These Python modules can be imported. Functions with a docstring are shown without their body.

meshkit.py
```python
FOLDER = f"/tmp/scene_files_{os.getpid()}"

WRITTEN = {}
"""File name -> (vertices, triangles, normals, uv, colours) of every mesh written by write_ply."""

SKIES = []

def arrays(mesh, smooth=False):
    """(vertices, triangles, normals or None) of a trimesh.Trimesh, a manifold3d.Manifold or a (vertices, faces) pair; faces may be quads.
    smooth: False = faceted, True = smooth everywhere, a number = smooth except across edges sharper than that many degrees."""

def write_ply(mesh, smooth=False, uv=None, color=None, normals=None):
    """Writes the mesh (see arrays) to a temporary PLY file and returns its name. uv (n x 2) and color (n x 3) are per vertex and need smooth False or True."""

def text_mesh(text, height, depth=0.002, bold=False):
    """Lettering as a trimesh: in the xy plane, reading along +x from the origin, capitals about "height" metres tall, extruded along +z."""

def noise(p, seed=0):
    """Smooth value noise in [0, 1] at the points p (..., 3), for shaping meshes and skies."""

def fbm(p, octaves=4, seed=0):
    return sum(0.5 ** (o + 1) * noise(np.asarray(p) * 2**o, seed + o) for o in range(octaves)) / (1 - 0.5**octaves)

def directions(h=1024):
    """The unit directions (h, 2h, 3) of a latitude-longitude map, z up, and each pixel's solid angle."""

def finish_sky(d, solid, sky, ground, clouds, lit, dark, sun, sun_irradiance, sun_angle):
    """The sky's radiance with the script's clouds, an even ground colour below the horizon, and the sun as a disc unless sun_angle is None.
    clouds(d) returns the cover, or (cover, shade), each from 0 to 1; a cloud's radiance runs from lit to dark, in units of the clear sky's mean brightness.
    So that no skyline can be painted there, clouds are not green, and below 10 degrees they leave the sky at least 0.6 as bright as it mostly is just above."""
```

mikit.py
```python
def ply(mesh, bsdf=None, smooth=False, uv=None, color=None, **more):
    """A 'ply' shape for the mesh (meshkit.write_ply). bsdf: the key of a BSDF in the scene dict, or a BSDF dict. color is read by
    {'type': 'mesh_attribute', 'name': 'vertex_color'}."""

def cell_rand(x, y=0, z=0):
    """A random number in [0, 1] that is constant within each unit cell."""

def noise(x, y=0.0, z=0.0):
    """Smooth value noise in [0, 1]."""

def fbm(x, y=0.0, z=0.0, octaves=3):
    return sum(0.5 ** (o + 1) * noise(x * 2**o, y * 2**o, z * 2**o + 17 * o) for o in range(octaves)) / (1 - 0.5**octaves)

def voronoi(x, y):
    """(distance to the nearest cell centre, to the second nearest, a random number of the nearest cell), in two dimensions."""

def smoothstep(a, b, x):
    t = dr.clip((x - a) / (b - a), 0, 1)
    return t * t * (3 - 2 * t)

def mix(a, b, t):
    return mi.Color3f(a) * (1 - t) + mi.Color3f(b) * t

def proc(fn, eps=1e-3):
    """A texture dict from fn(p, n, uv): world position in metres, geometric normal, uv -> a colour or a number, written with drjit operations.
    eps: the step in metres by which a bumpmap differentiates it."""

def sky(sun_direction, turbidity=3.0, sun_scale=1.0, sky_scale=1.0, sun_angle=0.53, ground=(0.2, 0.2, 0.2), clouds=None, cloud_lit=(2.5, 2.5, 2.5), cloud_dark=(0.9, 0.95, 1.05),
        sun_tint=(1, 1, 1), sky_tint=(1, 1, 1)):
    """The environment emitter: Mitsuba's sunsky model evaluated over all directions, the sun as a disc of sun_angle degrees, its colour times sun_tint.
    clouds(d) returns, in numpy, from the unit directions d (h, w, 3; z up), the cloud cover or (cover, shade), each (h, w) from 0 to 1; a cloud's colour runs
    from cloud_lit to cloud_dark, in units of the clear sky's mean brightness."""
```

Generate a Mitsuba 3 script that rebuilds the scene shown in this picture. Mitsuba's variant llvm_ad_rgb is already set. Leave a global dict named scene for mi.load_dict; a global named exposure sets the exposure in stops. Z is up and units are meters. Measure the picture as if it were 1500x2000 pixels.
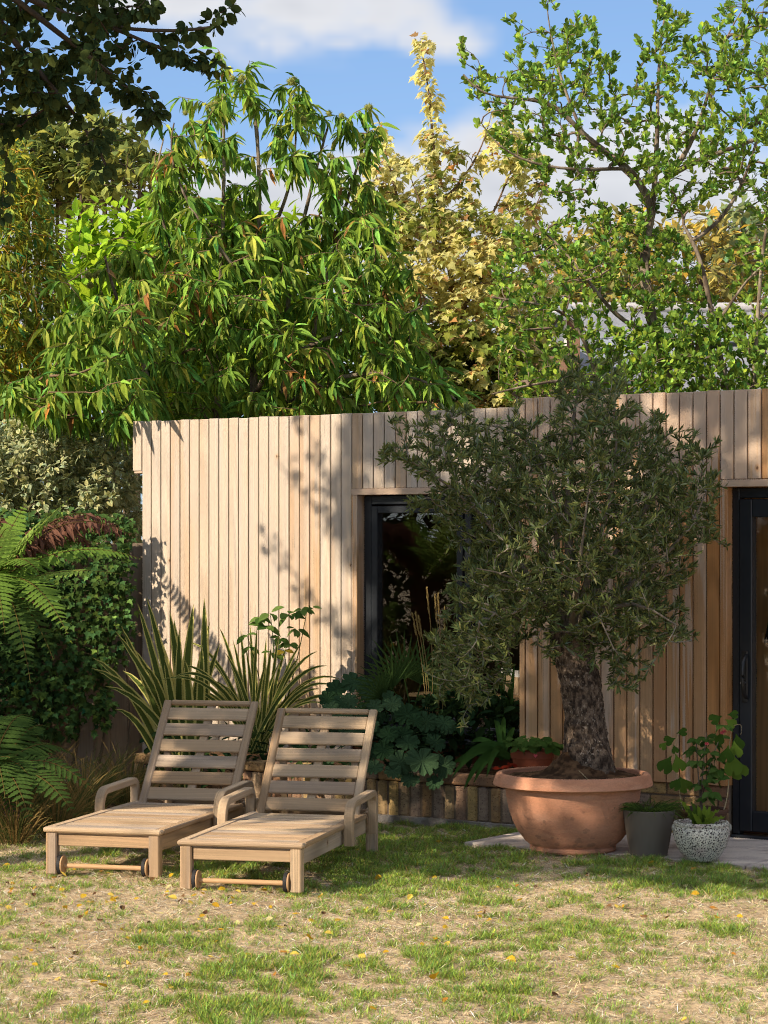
import math, numpy as np, trimesh, drjit as dr, mitsuba as mi, mikit, meshkit
from mikit import ply, proc, noise, fbm, voronoi, cell_rand, smoothstep, mix
T = mi.ScalarTransform4f
scene, labels = {'type': 'scene'}, {}

# ------------------------------------------------------------------ camera, sky, exposure
FOC, EYE, HORIZON = 4700.0, 1.75, 1060.0          # focal length and horizon in pixels of the 1500 x 2000 photograph
scene['camera'] = {'type': 'perspective', 'fov': math.degrees(2 * math.atan(750 / FOC)), 'fov_axis': 'x',
                   'principal_point_offset_y': -0.03, 'near_clip': 0.1, 'far_clip': 2000.0,
                   'to_world': T().look_at(origin=[0, 0, EYE], target=[0, 1, EYE], up=[0, 0, 1])}
ELEV = math.radians(31)
SUN = np.array([-0.7828 * math.cos(ELEV), -0.6222 * math.cos(ELEV), math.sin(ELEV)])


def clouds(d):
    az = np.degrees(np.arctan2(d[..., 0], d[..., 1]))
    el = np.degrees(np.arcsin(np.clip(d[..., 2], -1, 1)))
    q = np.stack([az * 0.30, el * 0.62, el * 0 + 3.7], -1)
    n = meshkit.fbm(q, 5, 11)
    fine = meshkit.fbm(q * 3.1 + 9, 4, 5)

    def bank(a0, e0, wa, we):
        return np.exp(-(((az - a0) / wa) ** 2 + ((el - e0) / we) ** 2))
    banks = 1.0 * bank(-2.6, 12.9, 6.0, 1.45) + 0.55 * bank(1.6, 11.6, 1.2, 0.7) + 0.75 * bank(7.5, 13.2, 3.0, 0.9) + 1.3 * np.exp(-((el - 6.6) / 3.0) ** 2) + 0.75 * np.clip((el - 17) / 6, 0, 1)  # last term: overhead cloud above the view, added to lift the ambient light
    x = banks + (n - 0.5) * 1.5 + (fine - 0.5) * 0.35
    cover = np.clip((x - 0.42) / 0.42, 0, 1)
    cover = cover * cover * (3 - 2 * cover) * 0.93
    shade = np.clip((x - 0.75) * 1.1 + (fine - 0.5) * 0.8, 0, 1) * 0.75
    return cover, shade


scene['sky_light'] = mikit.sky(SUN, turbidity=3.0, clouds=clouds, sky_scale=1.08, cloud_lit=(2.15, 2.15, 2.2), cloud_dark=(1.3, 1.35, 1.48), sky_tint=(0.80, 0.84, 1.0), sun_tint=(0.93, 0.985, 1.13), ground=(0.12, 0.12, 0.08))
exposure = 2.36


# ------------------------------------------------------------------ helpers: places, keys, meshes
def P(u, v, Y):
    """The point at distance Y that the photograph shows at pixel (u, v)."""
    return np.array([(u - 750) / FOC * Y, Y, EYE - (v - HORIZON) / FOC * Y])


ES, EN, UP = np.array([0.8246, -0.5658, 0.0]), np.array([-0.5664, -0.8241, 0.0]), np.array([0, 0, 1.0])
WO = np.array([0.845, 14.99, 0.0])                 # left end of the front wall of the garden room
CR = 12.83


def B(a, d, z):
    """Garden room coordinates: a along the wall, d out of it, z up."""
    return WO + a * ES + d * EN + np.array([0, 0, z])


def A(u, d):
    k = (u - 750) / FOC
    Z = (CR - d) / (0.5664 * k + 0.8241)
    return float((np.array([k * Z, Z, 0]) - WO) @ ES)


def key(name, parent=None):
    base = name if parent is None else parent + '__' + name
    k, i = base, 0
    while k in scene or k in labels:
        i += 1
        k = f'{base}_{i:03d}'
    return k


def tag(k, label=None, cat=None, group=None, kind=None):
    e = {n: x for n, x in (('label', label), ('category', cat), ('group', group), ('kind', kind)) if x}
    if e:
        labels.setdefault(k, {}).update(e)
    return k


def thing(name, label, cat, group=None):
    return tag(key(name), label, cat, group)


def put(name, m, bsdf, parent=None, smooth=False, label=None, cat=None, group=None, kind=None, to_world=None):
    """m: (V, F), (V, F, UV), (V, F, UV, C) or a trimesh."""
    k = key(name, parent)
    uv = c = None
    if isinstance(m, tuple):
        uv = m[2] if len(m) > 2 else None
        c = m[3] if len(m) > 3 else None
        m = (m[0], m[1])
    more = {} if to_world is None else {'to_world': to_world}
    scene[k] = ply(m, bsdf, smooth=smooth, uv=uv, color=c, **more)
    tag(k, label, cat, group, kind)
    return k


def cat(parts):
    """Joins (V, F[, UV[, C]]) tuples."""
    parts = [p for p in parts if len(p[0])]
    at = np.cumsum([0] + [len(p[0]) for p in parts])
    out = [np.vstack([p[0] for p in parts]), np.vstack([tri(p[1]) + a for p, a in zip(parts, at)])]
    for i in (2, 3):
        if all(len(p) > i and p[i] is not None for p in parts):
            out.append(np.vstack([p[i] for p in parts]))
        elif any(len(p) > i + 1 for p in parts):
            out.append(None)
    return tuple(out)


def tri(f):
    f = np.asarray(f, int)
    return np.vstack([f[:, [0, 1, 2]], f[:, [0, 2, 3]]]) if f.shape[1] == 4 else f


def unit(v):
    v = np.asarray(v, float)
    return v / np.maximum(np.linalg.norm(v, axis=-1, keepdims=True), 1e-12)


_bid = [0]


def beam(p0, p1, w, h, side, ch=0.003):
    """A chamfered bar from p0 to p1, w wide along 'side', h deep; uv: metres along, board number + metres round."""
    p0, p1 = np.asarray(p0, float), np.asarray(p1, float)
    L = np.linalg.norm(p1 - p0)
    t = (p1 - p0) / L
    s = unit(np.asarray(side, float) - (np.asarray(side, float) @ t) * t)
    n = np.cross(t, s)
    a, b, c = w / 2, h / 2, min(ch, w / 3, h / 3)
    ring = np.array([[a - c, -b], [a, -b + c], [a, b - c], [a - c, b], [-a + c, b], [-a, b - c], [-a, -b + c], [-a + c, -b]])
    small = np.array([[a - c, -b + c]] * 2 + [[a - c, b - c]] * 2 + [[-a + c, b - c]] * 2 + [[-a + c, -b + c]] * 2)
    V, UV = [], []
    per = np.concatenate([[0], np.cumsum(np.linalg.norm(np.diff(ring, axis=0), axis=1))]) * 0.5
    _bid[0] += 1
    off = (_bid[0] * 0.731) % 7
    for k, (r, q) in enumerate(((small, 0), (ring, c), (ring, L - c), (small, L))):
        V.append(p0 + t * q + r[:, :1] * s + r[:, 1:] * n)
        UV.append(np.stack([np.full(8, q + off), _bid[0] + 0.02 + per], 1))
    V, UV = np.vstack(V), np.vstack(UV)
    i = np.arange(8)
    j = (i + 1) % 8
    Fq = np.vstack([np.stack([i + 8 * k, j + 8 * k, j + 8 * k + 8, i + 8 * k + 8], 1) for k in range(3)])
    Ff = [tri(Fq)]
    for base, flip in ((0, True), (24, False)):
        f = np.array([[0, 2, 4], [0, 4, 6]]) + base
        Ff.append(f[:, ::-1] if flip else f)
    return V, np.vstack(Ff), UV


def block(c0, ax, ay, az, sx, sy, sz, ch=0.003):
    """A chamfered box centred on c0 with axes ax, ay, az; its grain runs along ax."""
    c0, ax = np.asarray(c0, float), np.asarray(ax, float)
    return beam(c0 - ax * sx / 2, c0 + ax * sx / 2, sy, sz, ay, ch)


def bbox(a0, a1, d0, d1, z0, z1, ch=0.003, along='a'):
    """A box in garden room coordinates."""
    c = B((a0 + a1) / 2, (d0 + d1) / 2, (z0 + z1) / 2)
    if along == 'z':
        return block(c, UP, ES, EN, z1 - z0, a1 - a0, d1 - d0, ch)
    if along == 'd':
        return block(c, EN, ES, UP, d1 - d0, a1 - a0, z1 - z0, ch)
    return block(c, ES, EN, UP, a1 - a0, d1 - d0, z1 - z0, ch)


def lathe(profile, center, n=64, twist=0.0):
    pr = np.asarray(profile, float)
    th = np.arange(n) * 2 * np.pi / n
    V = np.stack([pr[:, 0][:, None] * np.cos(th), pr[:, 0][:, None] * np.sin(th), np.repeat(pr[:, 1][:, None], n, 1)], -1).reshape(-1, 3) + np.asarray(center)
    m = len(pr)
    i, j = np.meshgrid(np.arange(m - 1), np.arange(n), indexing='ij')
    q = np.stack([i * n + j, i * n + (j + 1) % n, (i + 1) * n + (j + 1) % n, (i + 1) * n + j], -1).reshape(-1, 4)
    return V, tri(q)


def tubes(paths, radii, sides=5, cap=True):
    """paths (N, k, 3), radii (N, k): N tubes as one (V, F)."""
    p = np.asarray(paths, float)
    r = np.broadcast_to(np.asarray(radii, float), p.shape[:2])
    N, k = p.shape[:2]
    t = unit(np.gradient(p, axis=1))
    ref = np.where(np.abs(t[:, :1, 2:]) < 0.9, np.array([0, 0, 1.0]), np.array([1.0, 0, 0]))
    ref = np.repeat(ref, k, 1)
    a = unit(np.cross(t, ref))
    b = np.cross(t, a)
    th = np.arange(sides) * 2 * np.pi / sides
    V = p[:, :, None] + r[:, :, None, None] * (np.cos(th)[:, None] * a[:, :, None] + np.sin(th)[:, None] * b[:, :, None])
    n_, i, j = np.meshgrid(np.arange(N), np.arange(k - 1), np.arange(sides), indexing='ij')
    o = n_ * k * sides
    q = np.stack([o + i * sides + j, o + i * sides + (j + 1) % sides, o + (i + 1) * sides + (j + 1) % sides, o + (i + 1) * sides + j], -1).reshape(-1, 4)
    return V.reshape(-1, 3), tri(q)


def curve(pts, n):
    """n points on a smooth curve through pts."""
    from scipy.interpolate import CubicSpline, PchipInterpolator
    pts = np.asarray(pts, float)
    s = np.concatenate([[0], np.cumsum(np.linalg.norm(np.diff(pts, axis=0), axis=1))])
    return (CubicSpline if len(pts) > 2 else PchipInterpolator)(s, pts)(np.linspace(0, s[-1], n))


def limb(pts, r0, r1, n=24, sides=10, rough=0.0, seed=0, power=1.0):
    c = curve(pts, n)
    r = r0 + (r1 - r0) * np.linspace(0, 1, n) ** power
    V, Fc = tubes(c[None], r[None], sides)
    if rough:
        V = V + (meshkit.fbm(V * (1.2 / max(r0, 0.02)), 3, seed)[:, None] - 0.5) * unit(V - np.repeat(c, sides, 0)) * rough
    return V, Fc


# ------------------------------------------------------------------ materials
def rgb(*c):
    return {'type': 'rgb', 'value': list(c)}


def wood(pale, honey, grey, amount, contrast, rain=0.0, knots=0.93):
    def fn(p, n, uv):
        i = dr.floor(uv.y)
        x, L = uv.y - i, uv.x
        r1, r2, r3 = cell_rand(i, 1), cell_rand(i, 7), cell_rand(i, 11)
        bend = noise(L * 0.9 + 31 * r1, i * 3.1) - 0.5
        streak = noise(x * 430 + 14 * bend, L * 2.2, i * 7.3)
        xc = (x - 0.02 - 0.05 * r2 + 0.012 * bend)
        ring = 0.5 + 0.5 * dr.sin(260 * dr.sqrt(xc * xc + dr.square(0.035 * (L - 2.0 - 3 * r3))) + 5 * noise(L * 3, i))
        blotch = fbm(x * 14 + i, L * 1.3, r2 * 9, 3)
        c = mix(pale, honey, dr.clip(1.15 * r1 * r1 + 1.0 * (blotch - 0.5) + amount, 0, 1))
        c = mix(c, grey, dr.clip(smoothstep(0.45, 0.85, noise(x * 25, L * 1.1, i * 1.7 + 50)) * 0.7 + 0.35 * (r3 - 0.5), 0, 1))
        c = c * (1 - contrast * (0.55 * (streak - 0.5) + 0.5 * (ring - 0.5) * smoothstep(0.25, 0.7, r2)))
        fleck = smoothstep(0.80, 0.90, noise(x * 160, L * 5.0, i + 90)) * smoothstep(0.5, 0.75, noise(x * 20, L * 1.5, i + 20))
        c = c * (1 - 0.28 * fleck)
        # silvered by rain where the wood stands open, in streaks along the grain
        if rain > 0:
            wash = noise(x * 30, L * 1.6, i * 2.3 + 7) + 0.35 * (noise(x * 140, L * 4, i + 3) - 0.5) + 0.22 * (p.z - 1.75)
            c = mix(c, grey, rain * smoothstep(0.46, 0.62, wash))
        # a few knots
        cell = dr.floor(L / 0.7)
        has = dr.select(cell_rand(cell, i, 21) > knots, 1.0, 0.0)
        ky = (cell + 0.2 + 0.6 * cell_rand(cell, i, 23)) * 0.7
        kx = 0.012 + 0.04 * cell_rand(cell, i, 27)
        rad = dr.sqrt(dr.square(x - kx) * 1.6 + dr.square((L - ky) * 0.7)) + 0.003 * (noise(x * 300, L * 300, i) - 0.5)
        kn = has * (1 - smoothstep(0.004, 0.009, rad))
        halo = has * (1 - smoothstep(0.006, 0.026, rad))
        return mix(mix(c, honey, 0.6 * halo), (0.09, 0.04, 0.02), 0.85 * kn)
    return fn


MAT = scene
MAT['cedar_pale'] = {'type': 'principled', 'base_color': proc(wood((0.525, 0.44, 0.345), (0.475, 0.315, 0.18), (0.47, 0.42, 0.365), -0.10, 0.36, 0.3)), 'roughness': 0.75, 'specular': 0.25}
MAT['cedar_warm'] = {'type': 'principled', 'base_color': proc(wood((0.49, 0.315, 0.175), (0.42, 0.205, 0.075), (0.54, 0.435, 0.345), 0.10, 0.55, 0.7, 0.9)), 'roughness': 0.7, 'specular': 0.25}
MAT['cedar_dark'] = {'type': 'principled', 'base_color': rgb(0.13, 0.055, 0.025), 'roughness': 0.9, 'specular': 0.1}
MAT['teak'] = {'type': 'principled', 'base_color': proc(wood((0.43, 0.32, 0.205), (0.33, 0.22, 0.125), (0.30, 0.25, 0.205), 0.08, 0.7)), 'roughness': 0.7, 'specular': 0.3}
MAT['plywood'] = {'type': 'principled', 'base_color': proc(wood((0.56, 0.33, 0.13), (0.52, 0.27, 0.09), (0.56, 0.34, 0.15), 0.0, 0.25)), 'roughness': 0.6, 'specular': 0.3}
MAT['dark_paint'] = {'type': 'principled', 'base_color': rgb(0.012, 0.016, 0.022), 'roughness': 0.38, 'specular': 0.5}
MAT['black_plastic'] = {'type': 'principled', 'base_color': rgb(0.01, 0.01, 0.011), 'roughness': 0.35, 'specular': 0.5}
MAT['rubber'] = {'type': 'principled', 'base_color': rgb(0.022, 0.022, 0.024), 'roughness': 0.7, 'specular': 0.3}
MAT['steel'] = {'type': 'principled', 'base_color': rgb(0.6, 0.6, 0.62), 'roughness': 0.3, 'metallic': 1.0}
MAT['glass'] = {'type': 'thindielectric', 'int_ior': 1.5}


def brick_fn(p, n, uv):
    i = dr.floor(uv.x)
    r1, r2 = cell_rand(i, 3), cell_rand(i, 5)
    c = mix((0.27, 0.15, 0.085), (0.40, 0.28, 0.12), smoothstep(0.2, 0.75, r1))
    c = mix(c, (0.28, 0.21, 0.16), smoothstep(0.6, 0.95, r2))
    g = fbm(p.x * 60, p.y * 60, p.z * 60, 3)
    pit = smoothstep(0.70, 0.78, noise(p.x * 130, p.y * 130, p.z * 130))
    stain = smoothstep(0.5, 0.7, fbm(p.x * 18 + 5, p.y * 18, p.z * 18, 3))
    c = c * (0.7 + 0.6 * g) * (1 - 0.5 * pit)
    return mix(c, (0.13, 0.10, 0.08), 0.4 * stain)


MAT['brick_clay'] = {'type': 'principled', 'base_color': proc(brick_fn), 'roughness': 0.9, 'specular': 0.15}


def concrete_fn(p, n, uv):
    g = fbm(p.x * 14, p.y * 14, p.z * 14, 4)
    f = noise(p.x * 160, p.y * 160, p.z * 160)
    return mix((0.30, 0.28, 0.26), (0.17, 0.15, 0.125), smoothstep(0.35, 0.7, g)) * (0.85 + 0.3 * f)


MAT['concrete'] = {'type': 'principled', 'base_color': proc(concrete_fn), 'roughness': 0.95, 'specular': 0.1}
MAT['mortar'] = {'type': 'principled', 'base_color': rgb(0.16, 0.12, 0.085), 'roughness': 0.95, 'specular': 0.1}


def paving_fn(p, n, uv):
    g = fbm(p.x * 5, p.y * 16, p.z * 5, 4)
    f = noise(p.x * 90, p.y * 200, 1)
    return mix((0.50, 0.44, 0.385), (0.37, 0.32, 0.285), smoothstep(0.35, 0.68, g)) * (0.9 + 0.2 * f)


MAT['sandstone'] = {'type': 'principled', 'base_color': proc(paving_fn), 'roughness': 0.85, 'specular': 0.2}


def terracotta_fn(p, n, uv):
    g = fbm(p.x * 5, p.y * 5, p.z * 9, 4)
    streak = fbm(p.x * 9 + 3, p.y * 9, p.z * 46, 3)
    scuff = smoothstep(0.66, 0.74, fbm(p.x * 11 + 8, p.y * 11, p.z * 40 + 6 * g, 3))
    c = mix((0.52, 0.255, 0.155), (0.48, 0.225, 0.13), smoothstep(0.3, 0.7, g))
    c = mix(c, (0.55, 0.31, 0.20), 0.28 * smoothstep(0.5, 0.72, streak))
    bloom = smoothstep(0.60, 0.70, fbm(p.x * 7 + 2, p.y * 7, p.z * 13, 4))
    c = mix(c, (0.56, 0.43, 0.34), 0.08 * bloom)
    splash = smoothstep(0.55, 0.66, fbm(p.x * 26, p.y * 26, p.z * 26, 3) + 0.9 * (0.09 - p.z))
    c = mix(c, (0.20, 0.12, 0.075), 0.45 * splash)
    fine = noise(p.x * 170, p.y * 170, p.z * 170) + 0.6 * noise(p.x * 60, p.y * 60, p.z * 110)
    return mix(c, (0.25, 0.10, 0.055), 0.22 * scuff) * (0.84 + 0.2 * fine)


MAT['terracotta'] = {'type': 'principled', 'base_color': proc(terracotta_fn), 'roughness': 0.85, 'specular': 0.2}
MAT['red_clay'] = {'type': 'principled', 'base_color': rgb(0.22, 0.055, 0.025), 'roughness': 0.55, 'specular': 0.35}
MAT['brown_glaze'] = {'type': 'principled', 'base_color': rgb(0.10, 0.05, 0.03), 'roughness': 0.45, 'specular': 0.4}
MAT['grey_glaze'] = {'type': 'principled', 'base_color': rgb(0.125, 0.108, 0.088), 'roughness': 0.42, 'specular': 0.4, 'clearcoat': 0.4, 'clearcoat_gloss': 0.8}
MAT['pink'] = {'type': 'principled', 'base_color': rgb(0.70, 0.10, 0.12), 'roughness': 0.6}


def speckle_fn(p, n, uv):
    a, b = uv.x * 56, uv.y * 56
    d1, d2, r = voronoi(a, b)
    e1, e2, r2 = voronoi(a * 2.1 + 7, b * 2.1)
    big = 1 - smoothstep(0.26, 0.38, d1 + 0.22 * r)
    small = 1 - smoothstep(0.34, 0.46, e1 + 0.25 * r2)
    worn = smoothstep(0.52, 0.66, fbm(uv.x * 6, uv.y * 12, 3, 3))
    c = mix((0.62, 0.60, 0.51), (0.50, 0.43, 0.38), worn)
    c = mix(c, (0.30, 0.34, 0.30), 0.4 * smoothstep(0.5, 0.7, fbm(uv.x * 3 + 4, uv.y * 3, 1, 3)))
    return mix(c, (0.03, 0.025, 0.02), dr.maximum(big, 0.8 * small))


MAT['speckled_glaze'] = {'type': 'principled', 'base_color': proc(speckle_fn), 'roughness': 0.5, 'specular': 0.35}


def soil_fn(p, n, uv):
    g = fbm(p.x * 30, p.y * 30, p.z * 30, 4)
    return mix((0.045, 0.025, 0.014), (0.15, 0.085, 0.045), smoothstep(0.35, 0.75, g))


MAT['soil'] = {'type': 'principled', 'base_color': proc(soil_fn), 'roughness': 0.95, 'specular': 0.1}


def bark_fn(p, n, uv):
    g = fbm(p.x * 22, p.y * 22, p.z * 5, 3)
    f = noise(p.x * 70, p.y * 70, p.z * 24)
    c = mix((0.10, 0.075, 0.055), (0.27, 0.225, 0.17), smoothstep(0.3, 0.7, g))
    return c * (0.7 + 0.6 * f)


MAT['bark'] = {'type': 'principled', 'base_color': proc(bark_fn), 'roughness': 0.9, 'specular': 0.15}


def olive_bark_fn(p, n, uv):
    g = fbm(p.x * 60, p.y * 60, p.z * 26, 4)
    f = noise(p.x * 210, p.y * 210, p.z * 120)
    pale = smoothstep(0.58, 0.72, fbm(p.x * 120 + 3, p.y * 120, p.z * 60, 3)) * smoothstep(0.35, 0.6, noise(p.x * 16, p.y * 16, p.z * 9))
    return mix(mix((0.04, 0.029, 0.022), (0.155, 0.115, 0.085), smoothstep(0.35, 0.7, g)), (0.34, 0.29, 0.24), 0.6 * pale) * (0.6 + 0.8 * f)


MAT['olive_bark'] = {'type': 'principled', 'base_color': proc(olive_bark_fn), 'roughness': 0.95, 'specular': 0.1}
VC = {'type': 'mesh_attribute', 'name': 'vertex_color'}
MAT['leaf'] = {'type': 'principledthin', 'base_color': VC, 'roughness': 0.34, 'diff_trans': 0.6, 'spec_trans': 0.0, 'eta': 1.4}
MAT['leaf_matte'] = {'type': 'principledthin', 'base_color': VC, 'roughness': 0.65, 'diff_trans': 0.6, 'spec_trans': 0.0, 'eta': 1.3}
MAT['twig'] = {'type': 'principled', 'base_color': VC, 'roughness': 0.85, 'specular': 0.2}

# ------------------------------------------------------------------ ground
def ground_fn(p, n, uv):
    g = fbm(p.x * 3.1, p.y * 3.1, 0, 4)
    f = noise(p.x * 60, p.y * 60, 2)
    s = noise(p.x * 240, p.y * 90, 5)
    c = mix((0.45, 0.355, 0.225), (0.33, 0.25, 0.15), smoothstep(0.35, 0.7, g))
    c = mix(c, (0.12, 0.075, 0.045), 0.5 * smoothstep(0.55, 0.8, f))
    return c * (0.75 + 0.5 * s)


MAT['dry_ground'] = {'type': 'principled', 'base_color': proc(ground_fn), 'roughness': 0.95, 'specular': 0.1}
R = 900.0
gx = np.concatenate([[-R, -60], np.linspace(-8, 8, 65), [60, R]])
gy = np.concatenate([[-R, -60], np.linspace(4, 24, 81), [60, R]])
X_, Y_ = np.meshgrid(gx, gy)


def ground_z(x, y):
    q = np.stack([np.asarray(x) * 0.9, np.asarray(y) * 0.9, np.zeros_like(np.asarray(x, float))], -1)
    return (meshkit.fbm(q, 3, 4) - 0.5) * 0.05 - 0.012


inner = (np.abs(X_) < 9) & (Y_ > 3) & (Y_ < 25)
V = np.stack([X_, Y_, np.where(inner, ground_z(X_, Y_), -0.02)], -1).reshape(-1, 3)
ny, nx = X_.shape
i, j = np.meshgrid(np.arange(ny - 1), np.arange(nx - 1), indexing='ij')
q = np.stack([i * nx + j, i * nx + j + 1, (i + 1) * nx + j + 1, (i + 1) * nx + j], -1).reshape(-1, 4)
put('ground', (V, tri(q)), 'dry_ground', smooth=True, kind='structure')

# ------------------------------------------------------------------ paving by the door
pv = thing('paving', 'pale sandstone slabs laid under the big terracotta pot and along the dark glazed door', 'paving')
del labels[pv]
tag(pv, kind='structure')
a_p = [A(905, 0.95), 0.62, 1.52, 2.42, 3.32]
rng = np.random.default_rng(3)
# left edge of the paving runs square to the wall, its front edge parallel to it
A0 = float((P(905, 1645, 4700 * 1.74 / 585) - WO) @ ES)
D0 = float((P(905, 1645, 4700 * 1.74 / 585) - WO) @ EN)
for k in range(4):
    x0 = A0 + 0.9 * k
    put('slab', bbox(x0 + 0.004, x0 + 0.896, D0 - 0.62, D0, -0.07, 0.012 + 0.003 * (k % 2), 0.006), 'sandstone', pv)
    put('slab', bbox(x0 + 0.004 - (0.3 if k else 0), x0 + 0.896 - 0.3, -0.06, D0 - 0.628, -0.07, 0.012 + 0.003 * ((k + 1) % 2), 0.006), 'sandstone', pv)

# ------------------------------------------------------------------ garden room
TOP, PITCH = 2.65, 0.0887
DL = -0.76                                          # plane of the left, recessed wall
gr = thing('garden_room', 'flat roofed garden room clad in vertical cedar boards with dark framed window and glazed door', 'garden room')
aL, aW, aD = A(277, DL), A(700, DL), A(1421, 0)
WT, WB = 2.075, 0.45                                # window head and sill
WR = -0.10


def clad(wall, a0, a1, d, spans, bs, z_of):
    n = int(round((a1 - a0) / PITCH))
    w = (a1 - a0) / n
    for k in range(n):
        c = a0 + (k + 0.5) * w
        z0, z1 = z_of(c)
        if z1 - z0 < 0.05:
            continue
        z1 += float(rng.uniform(-0.004, 0.002))
        put('board', bbox(c - w / 2 + 0.0046, c + w / 2 - 0.0046, d - 0.02, d + float(rng.uniform(-0.0015, 0.0015)), z0, z1, 0.0022, 'z'), bs, wall)


w1 = put('wall', cat([bbox(aL + 0.01, aW - 0.05, DL - 0.17, DL - 0.022, 0.0, TOP - 0.02), bbox(aW - 0.05, WR + 0.02, DL - 0.17, DL - 0.022, WT + 0.045, TOP - 0.02),
                      bbox(aW - 0.05, WR + 0.02, DL - 0.17, DL - 0.022, 0.0, WB - 0.04), bbox(WR + 0.02, 0.17, DL - 0.17, DL - 0.022, 0.0, TOP - 0.02)]), 'cedar_dark', gr)
clad(w1, aL, aW - 0.058, DL, None, 'cedar_pale', lambda c: (0.20, TOP - 0.006))
clad(w1, aW - 0.058, -0.002, DL, None, 'cedar_pale', lambda c: (WT + 0.05, TOP - 0.006))
w2 = put('wall', cat([bbox(0.012, aD - 0.04, -0.17, -0.022, 0.32, TOP - 0.02), bbox(aD - 0.04, 4.4, -0.17, -0.022, WT + 0.045, TOP - 0.02), bbox(3.3, 4.4, -0.17, -0.022, 0.32, WT + 0.04),
                      bbox(0.012, 0.16, DL - 0.02, -0.172, 0.32, TOP - 0.02)]), 'cedar_dark', gr)
clad(w2, 0.04, aD - 0.052, 0.0, None, 'cedar_warm', lambda c: (0.315, TOP))
clad(w2, aD - 0.052, 3.35, 0.0, None, 'cedar_warm', lambda c: (WT + 0.05, TOP))
clad(w2, 3.35, 4.42, 0.0, None, 'cedar_warm', lambda c: (0.315, TOP))
put('corner_board', bbox(0.0, 0.036, -0.021, 0.002, 0.315, TOP + 0.001, 0.002, 'z'), 'cedar_warm', gr)
put('corner_board', bbox(-0.012, 0.009, -0.74, -0.024, 0.315, TOP - 0.003, 0.002, 'z'), 'cedar_warm', gr)
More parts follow.
